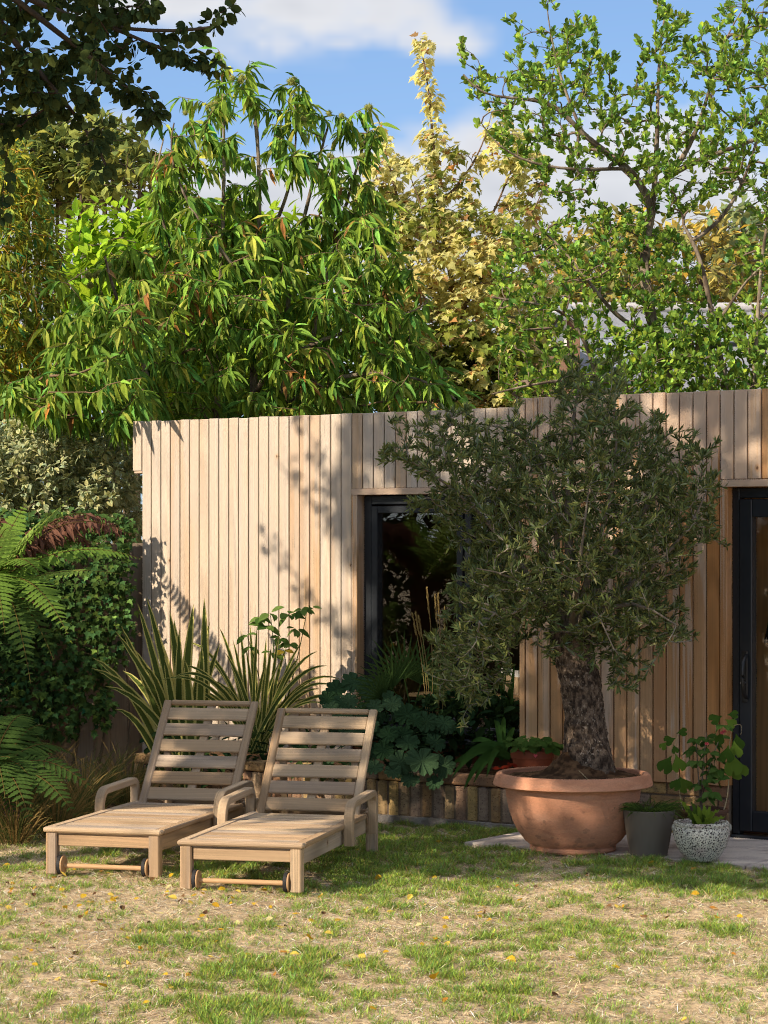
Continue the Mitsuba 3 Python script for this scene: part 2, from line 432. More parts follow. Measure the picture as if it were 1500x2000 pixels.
# left end, back and right end walls, roof, floor, ceiling
DEP = DL - 3.0
put('end_wall', bbox(aL, aL + 0.15, DEP + 0.15, DL - 0.175, 0.0, TOP - 0.03), 'cedar_pale', gr)
put('end_wall', bbox(4.25, 4.40, DEP + 0.15, -0.175, 0.0, TOP - 0.03), 'cedar_pale', gr)
put('back_wall', bbox(aL, 4.40, DEP, DEP + 0.145, 0.0, TOP - 0.03), 'cedar_pale', gr)
fa = put('fascia', bbox(aL - PITCH + 0.003, aL - 0.02, DEP, DL - 0.024, 2.29, TOP - 0.008), 'cedar_dark', gr)
put('board', bbox(aL - PITCH + 0.003, aL - 0.0045, DL - 0.022, DL + 0.001, 2.28, TOP - 0.004, 0.0022, 'z'), 'cedar_pale', fa)
put('batten', bbox(aL - PITCH + 0.01, aL - 0.004, DL - 0.30, DL - 0.006, 2.262, 2.278, 0.002, 'd'), 'cedar_warm', fa)
put('roof', cat([bbox(aL + 0.16, 0.16, DEP + 0.15, DL - 0.18, 2.44, 2.50), bbox(0.17, 4.24, DEP + 0.15, -0.18, 2.44, 2.50)]), 'rubber', gr)
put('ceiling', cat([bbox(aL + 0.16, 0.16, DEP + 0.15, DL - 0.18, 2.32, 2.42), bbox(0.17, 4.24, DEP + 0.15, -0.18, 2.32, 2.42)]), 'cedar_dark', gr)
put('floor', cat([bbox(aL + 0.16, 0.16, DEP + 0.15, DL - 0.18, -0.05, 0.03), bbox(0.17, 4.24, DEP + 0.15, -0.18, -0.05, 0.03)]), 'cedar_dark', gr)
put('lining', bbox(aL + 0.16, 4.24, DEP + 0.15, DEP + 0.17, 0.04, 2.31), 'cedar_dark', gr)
iw = put('inner_wall', bbox(0.55, 2.30, -1.02, -0.97, 0.04, 2.31, 0.002, 'z'), 'plywood', gr)
# window
wi = key('window', gr)
wd = DL + 0.012
put('lining', bbox(aW - 0.052, aW - 0.004, DL - 0.12, wd, WB - 0.02, WT + 0.002, 0.002, 'z'), 'cedar_warm', wi)
put('lining', bbox(aW - 0.052, WR + 0.05, DL - 0.12, wd + 0.002, WT + 0.004, WT + 0.048, 0.002), 'cedar_warm', wi)
put('sill', bbox(aW - 0.052, WR + 0.05, DL - 0.12, wd + 0.03, WB - 0.05, WB - 0.022, 0.003), 'dark_paint', wi)
f0, f1 = DL - 0.13, DL - 0.065
aM = A(912, DL - 0.1)
put('frame', cat([bbox(aW + 0.002, aW + 0.062, f0, f1, WB, WT - 0.002, 0.004, 'z'), bbox(aW + 0.064, WR + 0.02, f0, f1, WT - 0.062, WT - 0.002, 0.004), bbox(aW + 0.064, WR + 0.02, f0, f1, WB, WB + 0.06, 0.004),
                  bbox(aM, aM + 0.055, f0, f1, WB + 0.062, WT - 0.064, 0.004, 'z'), bbox(WR - 0.06, WR + 0.02, f0, f1 - 0.002, WB + 0.062, WT - 0.064, 0.004, 'z')]), 'dark_paint', wi)
s0, s1 = aW + 0.070, aM - 0.006
put('sash', cat([bbox(s0, s0 + 0.05, f0 + 0.01, f1 + 0.012, WB + 0.068, WT - 0.072, 0.004, 'z'), bbox(s1 - 0.05, s1, f0 + 0.01, f1 + 0.012, WB + 0.068, WT - 0.072, 0.004, 'z'),
                 bbox(s0 + 0.052, s1 - 0.052, f0 + 0.01, f1 + 0.012, WT - 0.122, WT - 0.072, 0.004), bbox(s0 + 0.052, s1 - 0.052, f0 + 0.01, f1 + 0.012, WB + 0.068, WB + 0.118, 0.004)]), 'dark_paint', wi)


def pane(a0, a1, d, z0, z1):
    return np.array([B(a0, d, z0), B(a1, d, z0), B(a1, d, z1), B(a0, d, z1)]), np.array([[0, 1, 2, 3]])


put('pane', pane(s0 + 0.048, s1 - 0.048, f0 + 0.035, WB + 0.115, WT - 0.118), 'glass', wi)
put('pane', pane(aM + 0.054, WR - 0.058, f0 + 0.03, WB + 0.058, WT - 0.06), 'glass', wi)
# door
do = key('door', gr)
put('lining', bbox(aD - 0.045, aD - 0.004, -0.14, 0.012, 0.315, WT + 0.002, 0.002, 'z'), 'cedar_warm', do)
put('lining', bbox(aD - 0.045, 3.30, -0.14, 0.014, WT + 0.004, WT + 0.046, 0.002), 'cedar_warm', do)
g0, g1 = -0.13, -0.06
put('frame', cat([bbox(aD, aD + 0.045, g0, g1, 0.03, WT - 0.002, 0.004, 'z'), bbox(aD + 0.047, 3.24, g0, g1, WT - 0.062, WT - 0.002, 0.004), bbox(3.24, 3.30, g0, g1, 0.03, WT - 0.002, 0.004, 'z')]), 'dark_paint', do)
put('threshold', bbox(aD, 3.30, g0 - 0.02, g1 + 0.03, -0.03, 0.028, 0.005), 'dark_paint', do)
l0 = aD + 0.050
for x0, x1 in ((l0, l0 + 0.88), (l0 + 0.89, 3.235)):
    lf = put('leaf_frame', cat([bbox(x0, x0 + 0.080, g0 + 0.01, g1 + 0.01, 0.05, WT - 0.068, 0.005, 'z'), bbox(x1 - 0.080, x1, g0 + 0.01, g1 + 0.01, 0.05, WT - 0.068, 0.005, 'z'),
                                bbox(x0 + 0.082, x1 - 0.082, g0 + 0.01, g1 + 0.01, WT - 0.175, WT - 0.068, 0.005), bbox(x0 + 0.082, x1 - 0.082, g0 + 0.01, g1 + 0.01, 0.05, 0.17, 0.005)]), 'dark_paint', do)
    put('pane', pane(x0 + 0.076, x1 - 0.076, g0 + 0.04, 0.165, WT - 0.17), 'glass', do)
hz = [(0.875, 0.0), (0.90, 0.042), (1.0, 0.056), (1.1, 0.042), (1.125, 0.0)]
hz = [(0.835, 0.0), (0.855, 0.035), (0.96, 0.06), (1.07, 0.035), (1.09, 0.0)]
ha = l0 + 0.040
for d_, s_ in ((g1 + 0.012, 1), (g0 + 0.008, -1)):
    h = put('handle', cat([limb([B(ha + (0.012 if s_ > 0 else 0), d_ + s_ * x, z) for z, x in hz], 0.011, 0.011, 16, 8), bbox(ha - 0.018, ha + 0.018, *sorted((d_ - s_ * 0.001, d_ + s_ * 0.012)), 0.81, 1.115, 0.005, 'z')[:2]]), 'black_plastic', do)
put('lock', lathe([(0, 0), (0.011, 0), (0.011, 0.03), (0, 0.03)], (0, 0, 0), 16), 'steel', do)
c = B(ha - 0.004, g1 + 0.016, 0.925)
scene[list(scene)[-1]]['to_world'] = T().translate(c.tolist()).rotate([0, 0, 1], math.degrees(math.atan2(EN[1], EN[0]))).rotate([0, 1, 0], 90)
# brick plinth under the right wall
pl = put('plinth', bbox(0.012, aD - 0.012, -0.17, -0.045, 0.0, 0.318, 0.002), 'mortar', gr)
for row in range(4):
    z0 = 0.005 + row * 0.079
    off = 0.115 if row % 2 else 0.0
    x = 0.45 - off
    while x < aD - 0.02:
        x1 = min(x + 0.215, aD - 0.012)
        m = bbox(x, x1, -0.055, -0.032 + float(rng.uniform(-0.003, 0.003)), z0, z0 + 0.067, 0.006)
        m = (m[0], m[1], np.full((len(m[0]), 2), [float(rng.integers(1, 900)) + 0.5, 0.5]))
        put('brick', m, 'brick_clay', pl)
        x += 0.226

# ------------------------------------------------------------------ raised brick planter in the recess
DP, PZ = 0.21, 0.30
pt = thing('brick_planter', 'raised planter of upright stock bricks full of dark leafy plants behind the sun loungers', 'planter')
aP = aL + 0.75
co = put('wall_core', cat([bbox(aP - 0.01, 0.52, DP - 0.10, DP - 0.012, 0.0, PZ - 0.07), bbox(0.42, 0.51, -0.04, DP - 0.105, 0.0, PZ - 0.07)]), 'mortar', pt)
x = aP
while x < 0.49:
    w = 0.068 + float(rng.uniform(-0.004, 0.004))
    m = bbox(x, x + w, DP - 0.04, DP + float(rng.uniform(-0.004, 0.004)), 0.018 + float(rng.uniform(-0.006, 0.006)), 0.236 + float(rng.uniform(-0.004, 0.004)), 0.010)
    m = (m[0], m[1], np.full((len(m[0]), 2), [float(rng.integers(1, 900)) + 0.5, 0.5]))
    put('brick', m, 'brick_clay', co)
    x += 0.0845
x = aP
while x < 0.40:
    w = 0.215 + float(rng.uniform(-0.006, 0.006))
    m = bbox(x, min(x + w, 0.53), DP - 0.115, DP + 0.006 + float(rng.uniform(-0.004, 0.004)), 0.240, PZ + 0.006 + float(rng.uniform(-0.004, 0.004)), 0.009)
    m = (m[0], m[1], np.full((len(m[0]), 2), [float(rng.integers(1, 900)) + 0.5, 0.5]))
    put('coping_brick', m, 'brick_clay', pt)
    x += 0.226
xs = np.linspace(aP - 0.02, 0.5, 60)
ftv = []
for k in range(len(xs)):
    e = 0.03 + 0.02 * float(meshkit.noise(np.array([xs[k] * 6, 0, 0])))
    ftv.append([B(xs[k], DP + e + 0.012, -0.1), B(xs[k], DP + e, 0.0 + 0.6 * e), B(xs[k], DP - 0.03, 0.02)])
ftv = np.array(ftv).reshape(-1, 3)
i, j = np.meshgrid(np.arange(len(xs) - 1), np.arange(2), indexing='ij')
put('footing', (ftv, tri(np.stack([i * 3 + j, (i + 1) * 3 + j, (i + 1) * 3 + j + 1, i * 3 + j + 1], -1).reshape(-1, 4))), 'concrete', pt)
put('soil', cat([bbox(aP, -0.02, DL + 0.004, DP - 0.10, 0.05, PZ - 0.03), bbox(-0.018, 0.42, 0.004, DP - 0.11, 0.05, PZ - 0.03)]), 'soil', pt)

# ------------------------------------------------------------------ sun loungers
FLIP_ARM = True


def lounger(org, yaw, label, lean):
    ex = np.array([math.cos(yaw), -math.sin(yaw), 0.0])
    ey = np.array([math.sin(yaw), math.cos(yaw), 0.0])

    def q(x, y, z):
        return org + x * ex + y * ey + np.array([0, 0, z])

    def bar(x0, x1, y0, y1, z0, z1, ch=0.004, along='x'):
        c = q((x0 + x1) / 2, (y0 + y1) / 2, (z0 + z1) / 2)
        if along == 'x':
            return block(c, ex, ey, UP, x1 - x0, y1 - y0, z1 - z0, ch)
        if along == 'y':
            return block(c, ey, ex, UP, y1 - y0, x1 - x0, z1 - z0, ch)
        return block(c, UP, ex, ey, z1 - z0, x1 - x0, y1 - y0, ch)
    k = thing('sun_lounger', label, 'sun lounger')
    W, Ln, S = 0.66, 1.70, 0.25
    for x in (0.012, W - 0.072):
        put('leg', bar(x, x + 0.06, 0.012, 0.068, 0.0, S - 0.0262, 0.006, 'z'), 'teak', k)
        put('leg', bar(x, x + 0.06, Ln - 0.062, Ln - 0.004, 0.0, S, 0.006, 'z'), 'teak', k)
    put('apron', bar(0.074, W - 0.074, 0.03, 0.054, S - 0.098, S - 0.036, 0.003), 'teak', k)
    put('apron', bar(0.074, W - 0.074, 0.022, 0.05, S - 0.035, S - 0.0262, 0.002), 'teak', k)
    put('apron', bar(0.074, W - 0.074, Ln - 0.05, Ln - 0.025, S - 0.10, S - 0.01, 0.003), 'teak', k)
    for x in (0.018, W - 0.044):
        put('side_rail', bar(x, x + 0.026, 0.07, Ln - 0.064, S - 0.112, S - 0.030, 0.003, 'y'), 'teak', k)
        put('side_rail', bar(x + 0.001, x + 0.025, 1.46, Ln - 0.064, S - 0.0285, S - 0.003, 0.003, 'y'), 'teak', k)
    put('seat_border', bar(0.0, W, 0.0, 0.06, S - 0.026, S, 0.008), 'teak', k)
    for x in (0.0, W - 0.05):
        put('seat_border', bar(x, x + 0.05, 0.0605, 1.37, S - 0.026, S, 0.005, 'y'), 'teak', k)
    y = 0.072
    while y < 1.30:
        put('slat', bar(0.052, W - 0.052, y, y + 0.086, S - 0.016, S - 0.002 + float(rng.uniform(-0.001, 0.001)), 0.003), 'teak', k)
        y += 0.114
    put('seat_bearer', bar(W / 2 - 0.02, W / 2 + 0.02, 0.065, 1.36, S - 0.050, S - 0.0225, 0.003, 'y'), 'teak', k)
    # back rest
    yb, th, Lb = 1.335, math.radians(lean), 0.70
    t = ey * math.cos(th) + UP * math.sin(th)
    n = -ey * math.sin(th) + UP * math.cos(th)
    o = q(0, yb, S + 0.005)
    xb0, xb1 = 0.035, W - 0.035
    br = key('backrest', k)
    for x in (xb0 + 0.024, xb1 - 0.024):
        put('stile', beam(o + ex * x - t * 0.03, o + ex * x + t * Lb, 0.048, 0.026, ex, 0.007), 'teak', br)
    put('top_rail', beam(o + ex * (xb0 + 0.049) + t * (Lb - 0.014), o + ex * (xb1 - 0.049) + t * (Lb - 0.014), 0.030, 0.026, t, 0.006), 'teak', br)
    for r in range(6):
        c = 0.012 + r * 0.1115 + 0.036
        put('slat', beam(o + ex * (xb0 + 0.0485) + t * c + n * 0.002, o + ex * (xb1 - 0.0485) + t * c + n * 0.002, 0.083, 0.016, t, 0.004), 'teak', br)
    put('strut', beam(o + ex * W / 2 + t * 0.02 - n * 0.020, o + ex * W / 2 + t * (Lb - 0.005) - n * 0.020, 0.05, 0.022, ex, 0.004), 'teak', br)
    for x in (xb0 + 0.085, xb1 - 0.085):
        p1 = o + ex * x + t * 0.36 - n * 0.022
        p0 = q(x, yb + 0.30, S - 0.06)
        put('prop', beam(p0, p1, 0.04, 0.02, ex, 0.003), 'teak', br)
    put('prop_bar', beam(q(0.05, yb + 0.30, S - 0.06), q(W - 0.05, yb + 0.30, S - 0.06), 0.028, 0.02, UP, 0.003), 'teak', br)
    # arm rests: one bent piece each
    for x in (-0.022, W + 0.022):
        y0, y1, z0, z1, rad = 0.865, 1.42, 0.135, 0.352, 0.085
        pts = [(y0, z0), (y0, z1 - rad)]
        pts += [(y0 + rad - rad * math.cos(a), z1 - rad + rad * math.sin(a)) for a in np.linspace(0, math.pi / 2, 8)[1:]]
        rr = 0.055
        pts += [(y1 - rr + rr * math.sin(a), z1 + 0.012 - rr + rr * math.cos(a)) for a in np.linspace(0, math.pi / 2, 7)]
        pts += [(y1, z0)]
        p2 = np.array(pts)
        tg = unit(np.gradient(p2, axis=0))
        nn = np.stack([-tg[:, 1], tg[:, 0]], 1)
        hw, ht = 0.025, 0.019
        V, UVs = [], []
        s = np.concatenate([[0], np.cumsum(np.linalg.norm(np.diff(p2, axis=0), axis=1))])
        _bid[0] += 1
        sec = [(-hw + 0.004, -ht), (hw - 0.004, -ht), (hw, -ht + 0.004), (hw, ht - 0.004), (hw - 0.004, ht), (-hw + 0.004, ht), (-hw, ht - 0.004), (-hw, -ht + 0.004)]
        for a in range(len(p2)):
            for b_, (w_, h_) in enumerate(sec):
                yz = p2[a] - nn[a] * h_ * (-1)
                V.append(q(x + w_, yz[0], yz[1]))
                UVs.append([s[a], _bid[0] + 0.02 + 0.02 * b_])
        m_ = len(p2)
        i, j = np.meshgrid(np.arange(m_ - 1), np.arange(8), indexing='ij')
        f = tri(np.stack([i * 8 + j, i * 8 + (j + 1) % 8, (i + 1) * 8 + (j + 1) % 8, (i + 1) * 8 + j], -1).reshape(-1, 4))
        caps = [[b0, 0 + b0 // 8 * 8 + k_ , b0 + k_ + 1] for b0 in (0,) for k_ in range(1, 7)] + [[(m_ - 1) * 8, (m_ - 1) * 8 + k_, (m_ - 1) * 8 + k_ + 1] for k_ in range(1, 7)]
        put('armrest', (np.array(V), np.vstack([f, np.array(caps)])[:, ::-1] if FLIP_ARM else np.vstack([f, np.array(caps)]), np.array(UVs)), 'teak', k)
    # wheels and axle
    put('axle', limb([q(0.085, 0.04, 0.046), q(W - 0.085, 0.04, 0.046)], 0.0125, 0.0125, 4, 14), 'teak_plain', k)
    rot = -math.degrees(yaw)
    for x in (0.077, W - 0.077 - 0.030):
        wh = key('wheel', k)
        for nm, prof, b_ in (('tyre', [(0.041, 0.0), (0.05, 0.002), (0.05, 0.019), (0.041, 0.021)], 'rubber'), ('hub', [(0, 0.001), (0.041, 0.001), (0.041, 0.0215), (0.047, 0.0215), (0.047, 0.028), (0.044, 0.030), (0.0, 0.030)], 'teak_plain')):
            kk = put(nm, lathe(prof, (0, 0, 0), 28), b_, wh, smooth=35)
            scene[kk]['to_world'] = T().translate(q(x, 0.04, 0.0505).tolist()).rotate([0, 0, 1], rot).rotate([0, 1, 0], 90)
    return k


MAT['teak_plain'] = {'type': 'principled', 'base_color': rgb(0.46, 0.29, 0.15), 'roughness': 0.6, 'specular': 0.3}
YR = 4700 * 1.75 / (1738 - 1060)
lounger(np.array([(345 - 750) / FOC * YR, YR, 0.0]), math.radians(13.0), 'weathered teak sun lounger with raised slatted back, the right one, nearer the terracotta pot', 50.5)
YL = 4700 * 1.75 / (1708 - 1060)
lounger(np.array([(83 - 750) / FOC * YL, YL, 0.0]), math.radians(15.0), 'weathered teak sun lounger with raised slatted back, the left one, beside the ferns and grasses', 52)

# ------------------------------------------------------------------ pots
def pot(name, label, profile, center, bsdf, smooth=40, uvscale=None, part='bowl', n=72):
    k = thing(name, label, 'plant pot')
    V, Fc = lathe(profile, center, n)
    if uvscale:
        pr = np.asarray(profile)
        s = np.concatenate([[0], np.cumsum(np.linalg.norm(np.diff(pr, axis=0), axis=1))])
        # a closed pot with a seam at its back
        th = np.arange(n + 1) * 2 * np.pi / n + math.pi / 2
        V = np.stack([pr[:, 0][:, None] * np.cos(th), pr[:, 0][:, None] * np.sin(th), np.repeat(pr[:, 1][:, None], n + 1, 1)], -1).reshape(-1, 3) + np.asarray(center)
        UV = np.stack([np.repeat((th * uvscale)[None], len(pr), 0), np.repeat(s[:, None], n + 1, 1)], -1).reshape(-1, 2)
        i, j = np.meshgrid(np.arange(len(pr) - 1), np.arange(n), indexing='ij')
        m = n + 1
        put(part, (V, tri(np.stack([i * m + j, i * m + j + 1, (i + 1) * m + j + 1, (i + 1) * m + j], -1).reshape(-1, 4)), UV), bsdf, k, smooth=True)
    else:
        put(part, (V, Fc), bsdf, k, smooth=smooth)
    return k


def soil(k, center, r, z, bump=0.012, mound=None, seed=1):
    n = 40
    th, rr = np.meshgrid(np.arange(n) * 2 * np.pi / n, np.linspace(0, 1, 22), indexing='ij')
    x, y = rr * r * np.cos(th), rr * r * np.sin(th)
    zz = z + (meshkit.fbm(np.stack([x * 22, y * 22, x * 0], -1), 3, seed) - 0.5) * 2 * bump
    if mound:
        for mx, my, mr, mh in mound:
            zz += mh * np.exp(-((x - mx) ** 2 + (y - my) ** 2) / mr ** 2)
    V = np.stack([x, y, zz], -1).reshape(-1, 3) + np.array([center[0], center[1], 0])
    i, j = np.meshgrid(np.arange(n), np.arange(21), indexing='ij')
    f = tri(np.stack([i * 22 + j, i * 22 + j + 1, ((i + 1) % n) * 22 + j + 1, ((i + 1) % n) * 22 + j], -1).reshape(-1, 4))
    return put('soil', (V, f), 'soil', k, smooth=True)


PG = 0.014                                          # top of the paving
BP = np.array([(1119 - 750) / FOC * 13.6, 13.6, 0.0])
bp = pot('terracotta_pot', 'huge terracotta bowl with thick rolled rim holding the olive tree, on the paving', [
    (0.0, 0.02), (0.235, PG), (0.243, 0.024), (0.243, 0.042), (0.238, 0.046), (0.272, 0.072), (0.312, 0.125), (0.342, 0.185), (0.364, 0.25), (0.377, 0.315), (0.383, 0.366), (0.386, 0.368),
    (0.387, 0.378), (0.440, 0.381), (0.4505, 0.387), (0.4500, 0.396), (0.434, 0.444), (0.428, 0.450), (0.405, 0.452), (0.398, 0.447), (0.392, 0.40), (0.36, 0.33)], BP, 'terracotta', 32, n=96)
OT = np.array([(1146 - 750) / FOC * 13.62, 13.62, 0.0])
soil(bp, BP, 0.393, 0.425, 0.018, [(OT[0] - BP[0] - 0.02, OT[1] - BP[1], 0.18, 0.12), (OT[0] - BP[0] - 0.11, OT[1] - BP[1] - 0.04, 0.11, 0.06)], 3)
# pressed relief marks in the clay, as in the photograph: thin raised loops
for (uu, vv, hh, ww) in ((1097, 1610, 34, 10), (1173, 1582, 38, 14)):
    pts = []
    for a in np.linspace(0, 2 * np.pi, 22):
        u_, v_ = uu + ww / 2 * math.cos(a) + 4 * math.sin(a), vv + hh / 2 * math.sin(a)
        z_ = EYE - (v_ - HORIZON) / FOC * 13.25
        r_ = float(np.interp(z_, [0.046, 0.072, 0.125, 0.185, 0.25, 0.315, 0.366], [0.238, 0.272, 0.312, 0.342, 0.364, 0.377, 0.383]))
        x_ = (u_ - 1119) / FOC * 13.3
        pts.append(BP + np.array([x_, -math.sqrt(max(r_ * r_ - x_ * x_, 0.001)), z_]))
    put('relief_mark', limb(pts, 0.0028, 0.0028, 40, 6), 'terracotta', bp, smooth=True)
GP = np.array([(1267 - 750) / FOC * 13.36, 13.36, 0.0])
gp = pot('grey_pot', 'tapered grey glazed pot with thin grass, between the terracotta bowl and the speckled pot', [
    (0, 0.02), (0.100, PG), (0.104, 0.02), (0.118, 0.10), (0.132, 0.18), (0.142, 0.235), (0.147, 0.262), (0.147, 0.268), (0.143, 0.271), (0.138, 0.266), (0.13, 0.2)], GP, 'grey_glaze')
soil(gp, GP, 0.137, 0.252, 0.006)
SP = np.array([(1370 - 750) / FOC * 13.14, 13.14, 0.0])
sp = pot('speckled_pot', 'round white pot speckled with black pits, holding a small bright green fern', [
    (0, 0.02), (0.078, PG), (0.085, 0.02), (0.112, 0.055), (0.136, 0.095), (0.151, 0.14), (0.155, 0.165), (0.153, 0.185), (0.147, 0.2), (0.145, 0.206), (0.150, 0.211), (0.151, 0.222), (0.146, 0.229), (0.137, 0.229), (0.131, 0.222), (0.128, 0.19), (0.12, 0.15)],
    SP, 'speckled_glaze', uvscale=0.15)
for s_ in (-1, 1):
    put('lug', trimesh.creation.icosphere(2, 0.016).apply_transform(np.diag([0.7, 1, 1.3, 1])).apply_translation(SP + np.array([s_ * 0.153, -0.01, 0.196])), 'speckled_plain', sp, smooth=True)
MAT['speckled_plain'] = {'type': 'principled', 'base_color': rgb(0.33, 0.32, 0.27), 'roughness': 0.5, 'specular': 0.35}
soil(sp, SP, 0.128, 0.195, 0.006)
KP = np.array([(1371 - 750) / FOC * 13.62, 13.62, 0.0])
kp = pot('brown_pot', 'dark brown round pot with a leafy shrub, behind the speckled pot', [
    (0, 0.02), (0.09, PG), (0.095, 0.02), (0.125, 0.12), (0.137, 0.20), (0.139, 0.222), (0.149, 0.226), (0.152, 0.238), (0.147, 0.247), (0.137, 0.247), (0.132, 0.235), (0.125, 0.18)], KP, 'brown_glaze')
soil(kp, KP, 0.128, 0.215, 0.006)
CB = (CR - 0.15) / (0.5664 * (1040 - 750) / FOC + 0.8241)
SB = np.array([(1040 - 750) / FOC * CB, CB, 0.0])
sb = pot('clay_bowl', 'shallow red clay bowl of strawberry plants on the planter edge beside the olive trunk', [
    (0, 0.312), (0.085, 0.310), (0.095, 0.315), (0.115, 0.38), (0.124, 0.425), (0.127, 0.428), (0.132, 0.432), (0.137, 0.470), (0.136, 0.476), (0.128, 0.478), (0.122, 0.47), (0.115, 0.43)], SB, 'red_clay')
soil(sb, SB, 0.12, 0.455, 0.006)
hp = np.array([[0.0, -0.012], [0.012, 0.002], [0.011, 0.009], [0.006, 0.011], [0.0, 0.006], [-0.006, 0.011], [-0.011, 0.009], [-0.012, 0.002]])
hc = SB + np.array([(1043 - 1040) / FOC * CB, -0.1365, 0.455])
front = np.array([[x, 0, z] for x, z in hp]) + hc
V = np.vstack([front, front + np.array([0, 0.003, 0])])
f = [[0, k, k + 1] for k in range(1, 7)] + [[8, 8 + k + 1, 8 + k] for k in range(1, 7)] + [[k, 8 + k, (k + 1) % 8] for k in range(8)] + [[(k + 1) % 8, 8 + k, 8 + (k + 1) % 8] for k in range(8)]
put('heart_tag', (V, np.array(f)), 'pink', sb)

# ------------------------------------------------------------------ foliage tools
import shapely
from shapely.geometry import Polygon


def leaf_shape(st, fold=0.18, droop=0.18, mid=True, wave=0.0, edge=None):
    """A leaf one unit long: st = [(place along, half width)]; returns (V, F, w) where w is 1 on the margin, 0 on the midrib."""
    V, w, rows = [(0, 0, 0)], [0.3], []
    for k, (t, h) in enumerate(st):
        z = -droop * t * t
        s = wave * (1 if k % 2 else -1)
        row = [len(V)]
        V.append((-h, t, z + fold * h + s * h)); w.append(1.0)
        if mid:
            row.append(len(V)); V.append((0, t, z)); w.append(0.0)
        row.append(len(V)); V.append((h, t, z + fold * h - s * h)); w.append(1.0)
        rows.append(row)
    tip = len(V)
    V.append((0, 1, -droop)); w.append(1.0)
    F = [(0, rows[0][i + 1], rows[0][i]) for i in range(len(rows[0]) - 1)]
    for a, b in zip(rows[:-1], rows[1:]):
        for i in range(len(a) - 1):
            F += [(a[i], a[i + 1], b[i + 1]), (a[i], b[i + 1], b[i])]
    F += [(rows[-1][i], rows[-1][i + 1], tip) for i in range(len(rows[-1]) - 1)]
    return np.array(V, float), np.array(F), np.array(w)


def fan_shape(outline, cup=0.12, droop=0.12):
    """A lobed leaf: a fan of triangles round a point on its midrib."""
    o = np.array(outline, float)
    c = np.array([[0, 0.42]])
    v = np.vstack([c, o])
    z = cup * np.abs(v[:, 0]) - droop * v[:, 1] ** 2
    V = np.column_stack([v, z])
    n = len(o)
    F = np.array([(0, 1 + k, 1 + (k + 1) % n) for k in range(n)])
    w = np.ones(len(V)); w[0] = 0.0
    return V, F, w


def lobed(right):
    return [(0, 0)] + right + [(-x, y) for x, y in right[::-1] if x > 1e-6]


LANCE = leaf_shape([(0.12, 0.05), (0.35, 0.10), (0.6, 0.095), (0.82, 0.05)], 0.65, 0.25, wave=0.22)
OVATE = leaf_shape([(0.12, 0.16), (0.38, 0.30), (0.68, 0.24)], 0.25, 0.18)
OBOVATE = leaf_shape([(0.2, 0.11), (0.55, 0.27), (0.82, 0.24)], 0.25, 0.10)
ROUND = leaf_shape([(0.10, 0.22), (0.35, 0.38), (0.66, 0.33), (0.88, 0.14)], 0.16, 0.12)
NARROW = leaf_shape([(0.3, 0.095), (0.7, 0.09)], 0.3, 0.08, mid=False)
TINY = leaf_shape([(0.45, 0.28)], 0.3, 0.1, mid=False)
MAPLE = fan_shape(lobed([(0.18, 0.02), (0.46, 0.10), (0.33, 0.26), (0.56, 0.52), (0.30, 0.50), (0.24, 0.64), (0.14, 0.74), (0, 1.0)]), 0.28, 0.25)
IVY = fan_shape(lobed([(0.26, -0.04), (0.30, 0.18), (0.55, 0.34), (0.24, 0.46), (0.16, 0.6), (0, 1.0)]), 0.2, 0.15)
MALLOW = fan_shape(lobed([(0.10, -0.10), (0.26, -0.16), (0.40, -0.08), (0.44, 0.02), (0.40, 0.12), (0.54, 0.18), (0.60, 0.32), (0.56, 0.46), (0.43, 0.50), (0.50, 0.62), (0.46, 0.76), (0.34, 0.82), (0.24, 0.78), (0.22, 0.92), (0.10, 1.0), (0, 0.94)]), 0.10, 0.10)
MALLOW[0][1:, 2] += 0.055 * np.where(np.arange(len(MALLOW[0]) - 1) % 3 == 1, 1, -0.5)
GINKGO = fan_shape(lobed([(0.10, 0.25), (0.42, 0.62), (0.44, 0.80), (0.28, 0.98), (0.10, 1.0), (0, 0.80)]), 0.1, 0.25)


def frames(d, n):
    d = unit(d)
    s = unit(np.cross(d, n))
    return s, d, np.cross(s, d)


def leaves(tpl, pos, d, n, size, col, col2=None, wide=1.0):
    V0, F0, w0 = tpl
    s, d, n = frames(d, n)
    size = np.broadcast_to(size, (len(pos),))
    wide = np.broadcast_to(wide, (len(pos),))
    V = pos[:, None] + size[:, None, None] * (V0[None, :, :1] * wide[:, None, None] * s[:, None] + V0[None, :, 1:2] * d[:, None] + V0[None, :, 2:] * n[:, None])
    F = F0[None] + (np.arange(len(pos)) * len(V0))[:, None, None]
    C = np.repeat(col[:, None], len(V0), 1)
    if col2 is not None:
        C = C * (1 - w0[None, :, None]) + col2[:, None] * w0[None, :, None]
    return V.reshape(-1, 3), F.reshape(-1, 3), None, C.reshape(-1, 3)


TONES = []


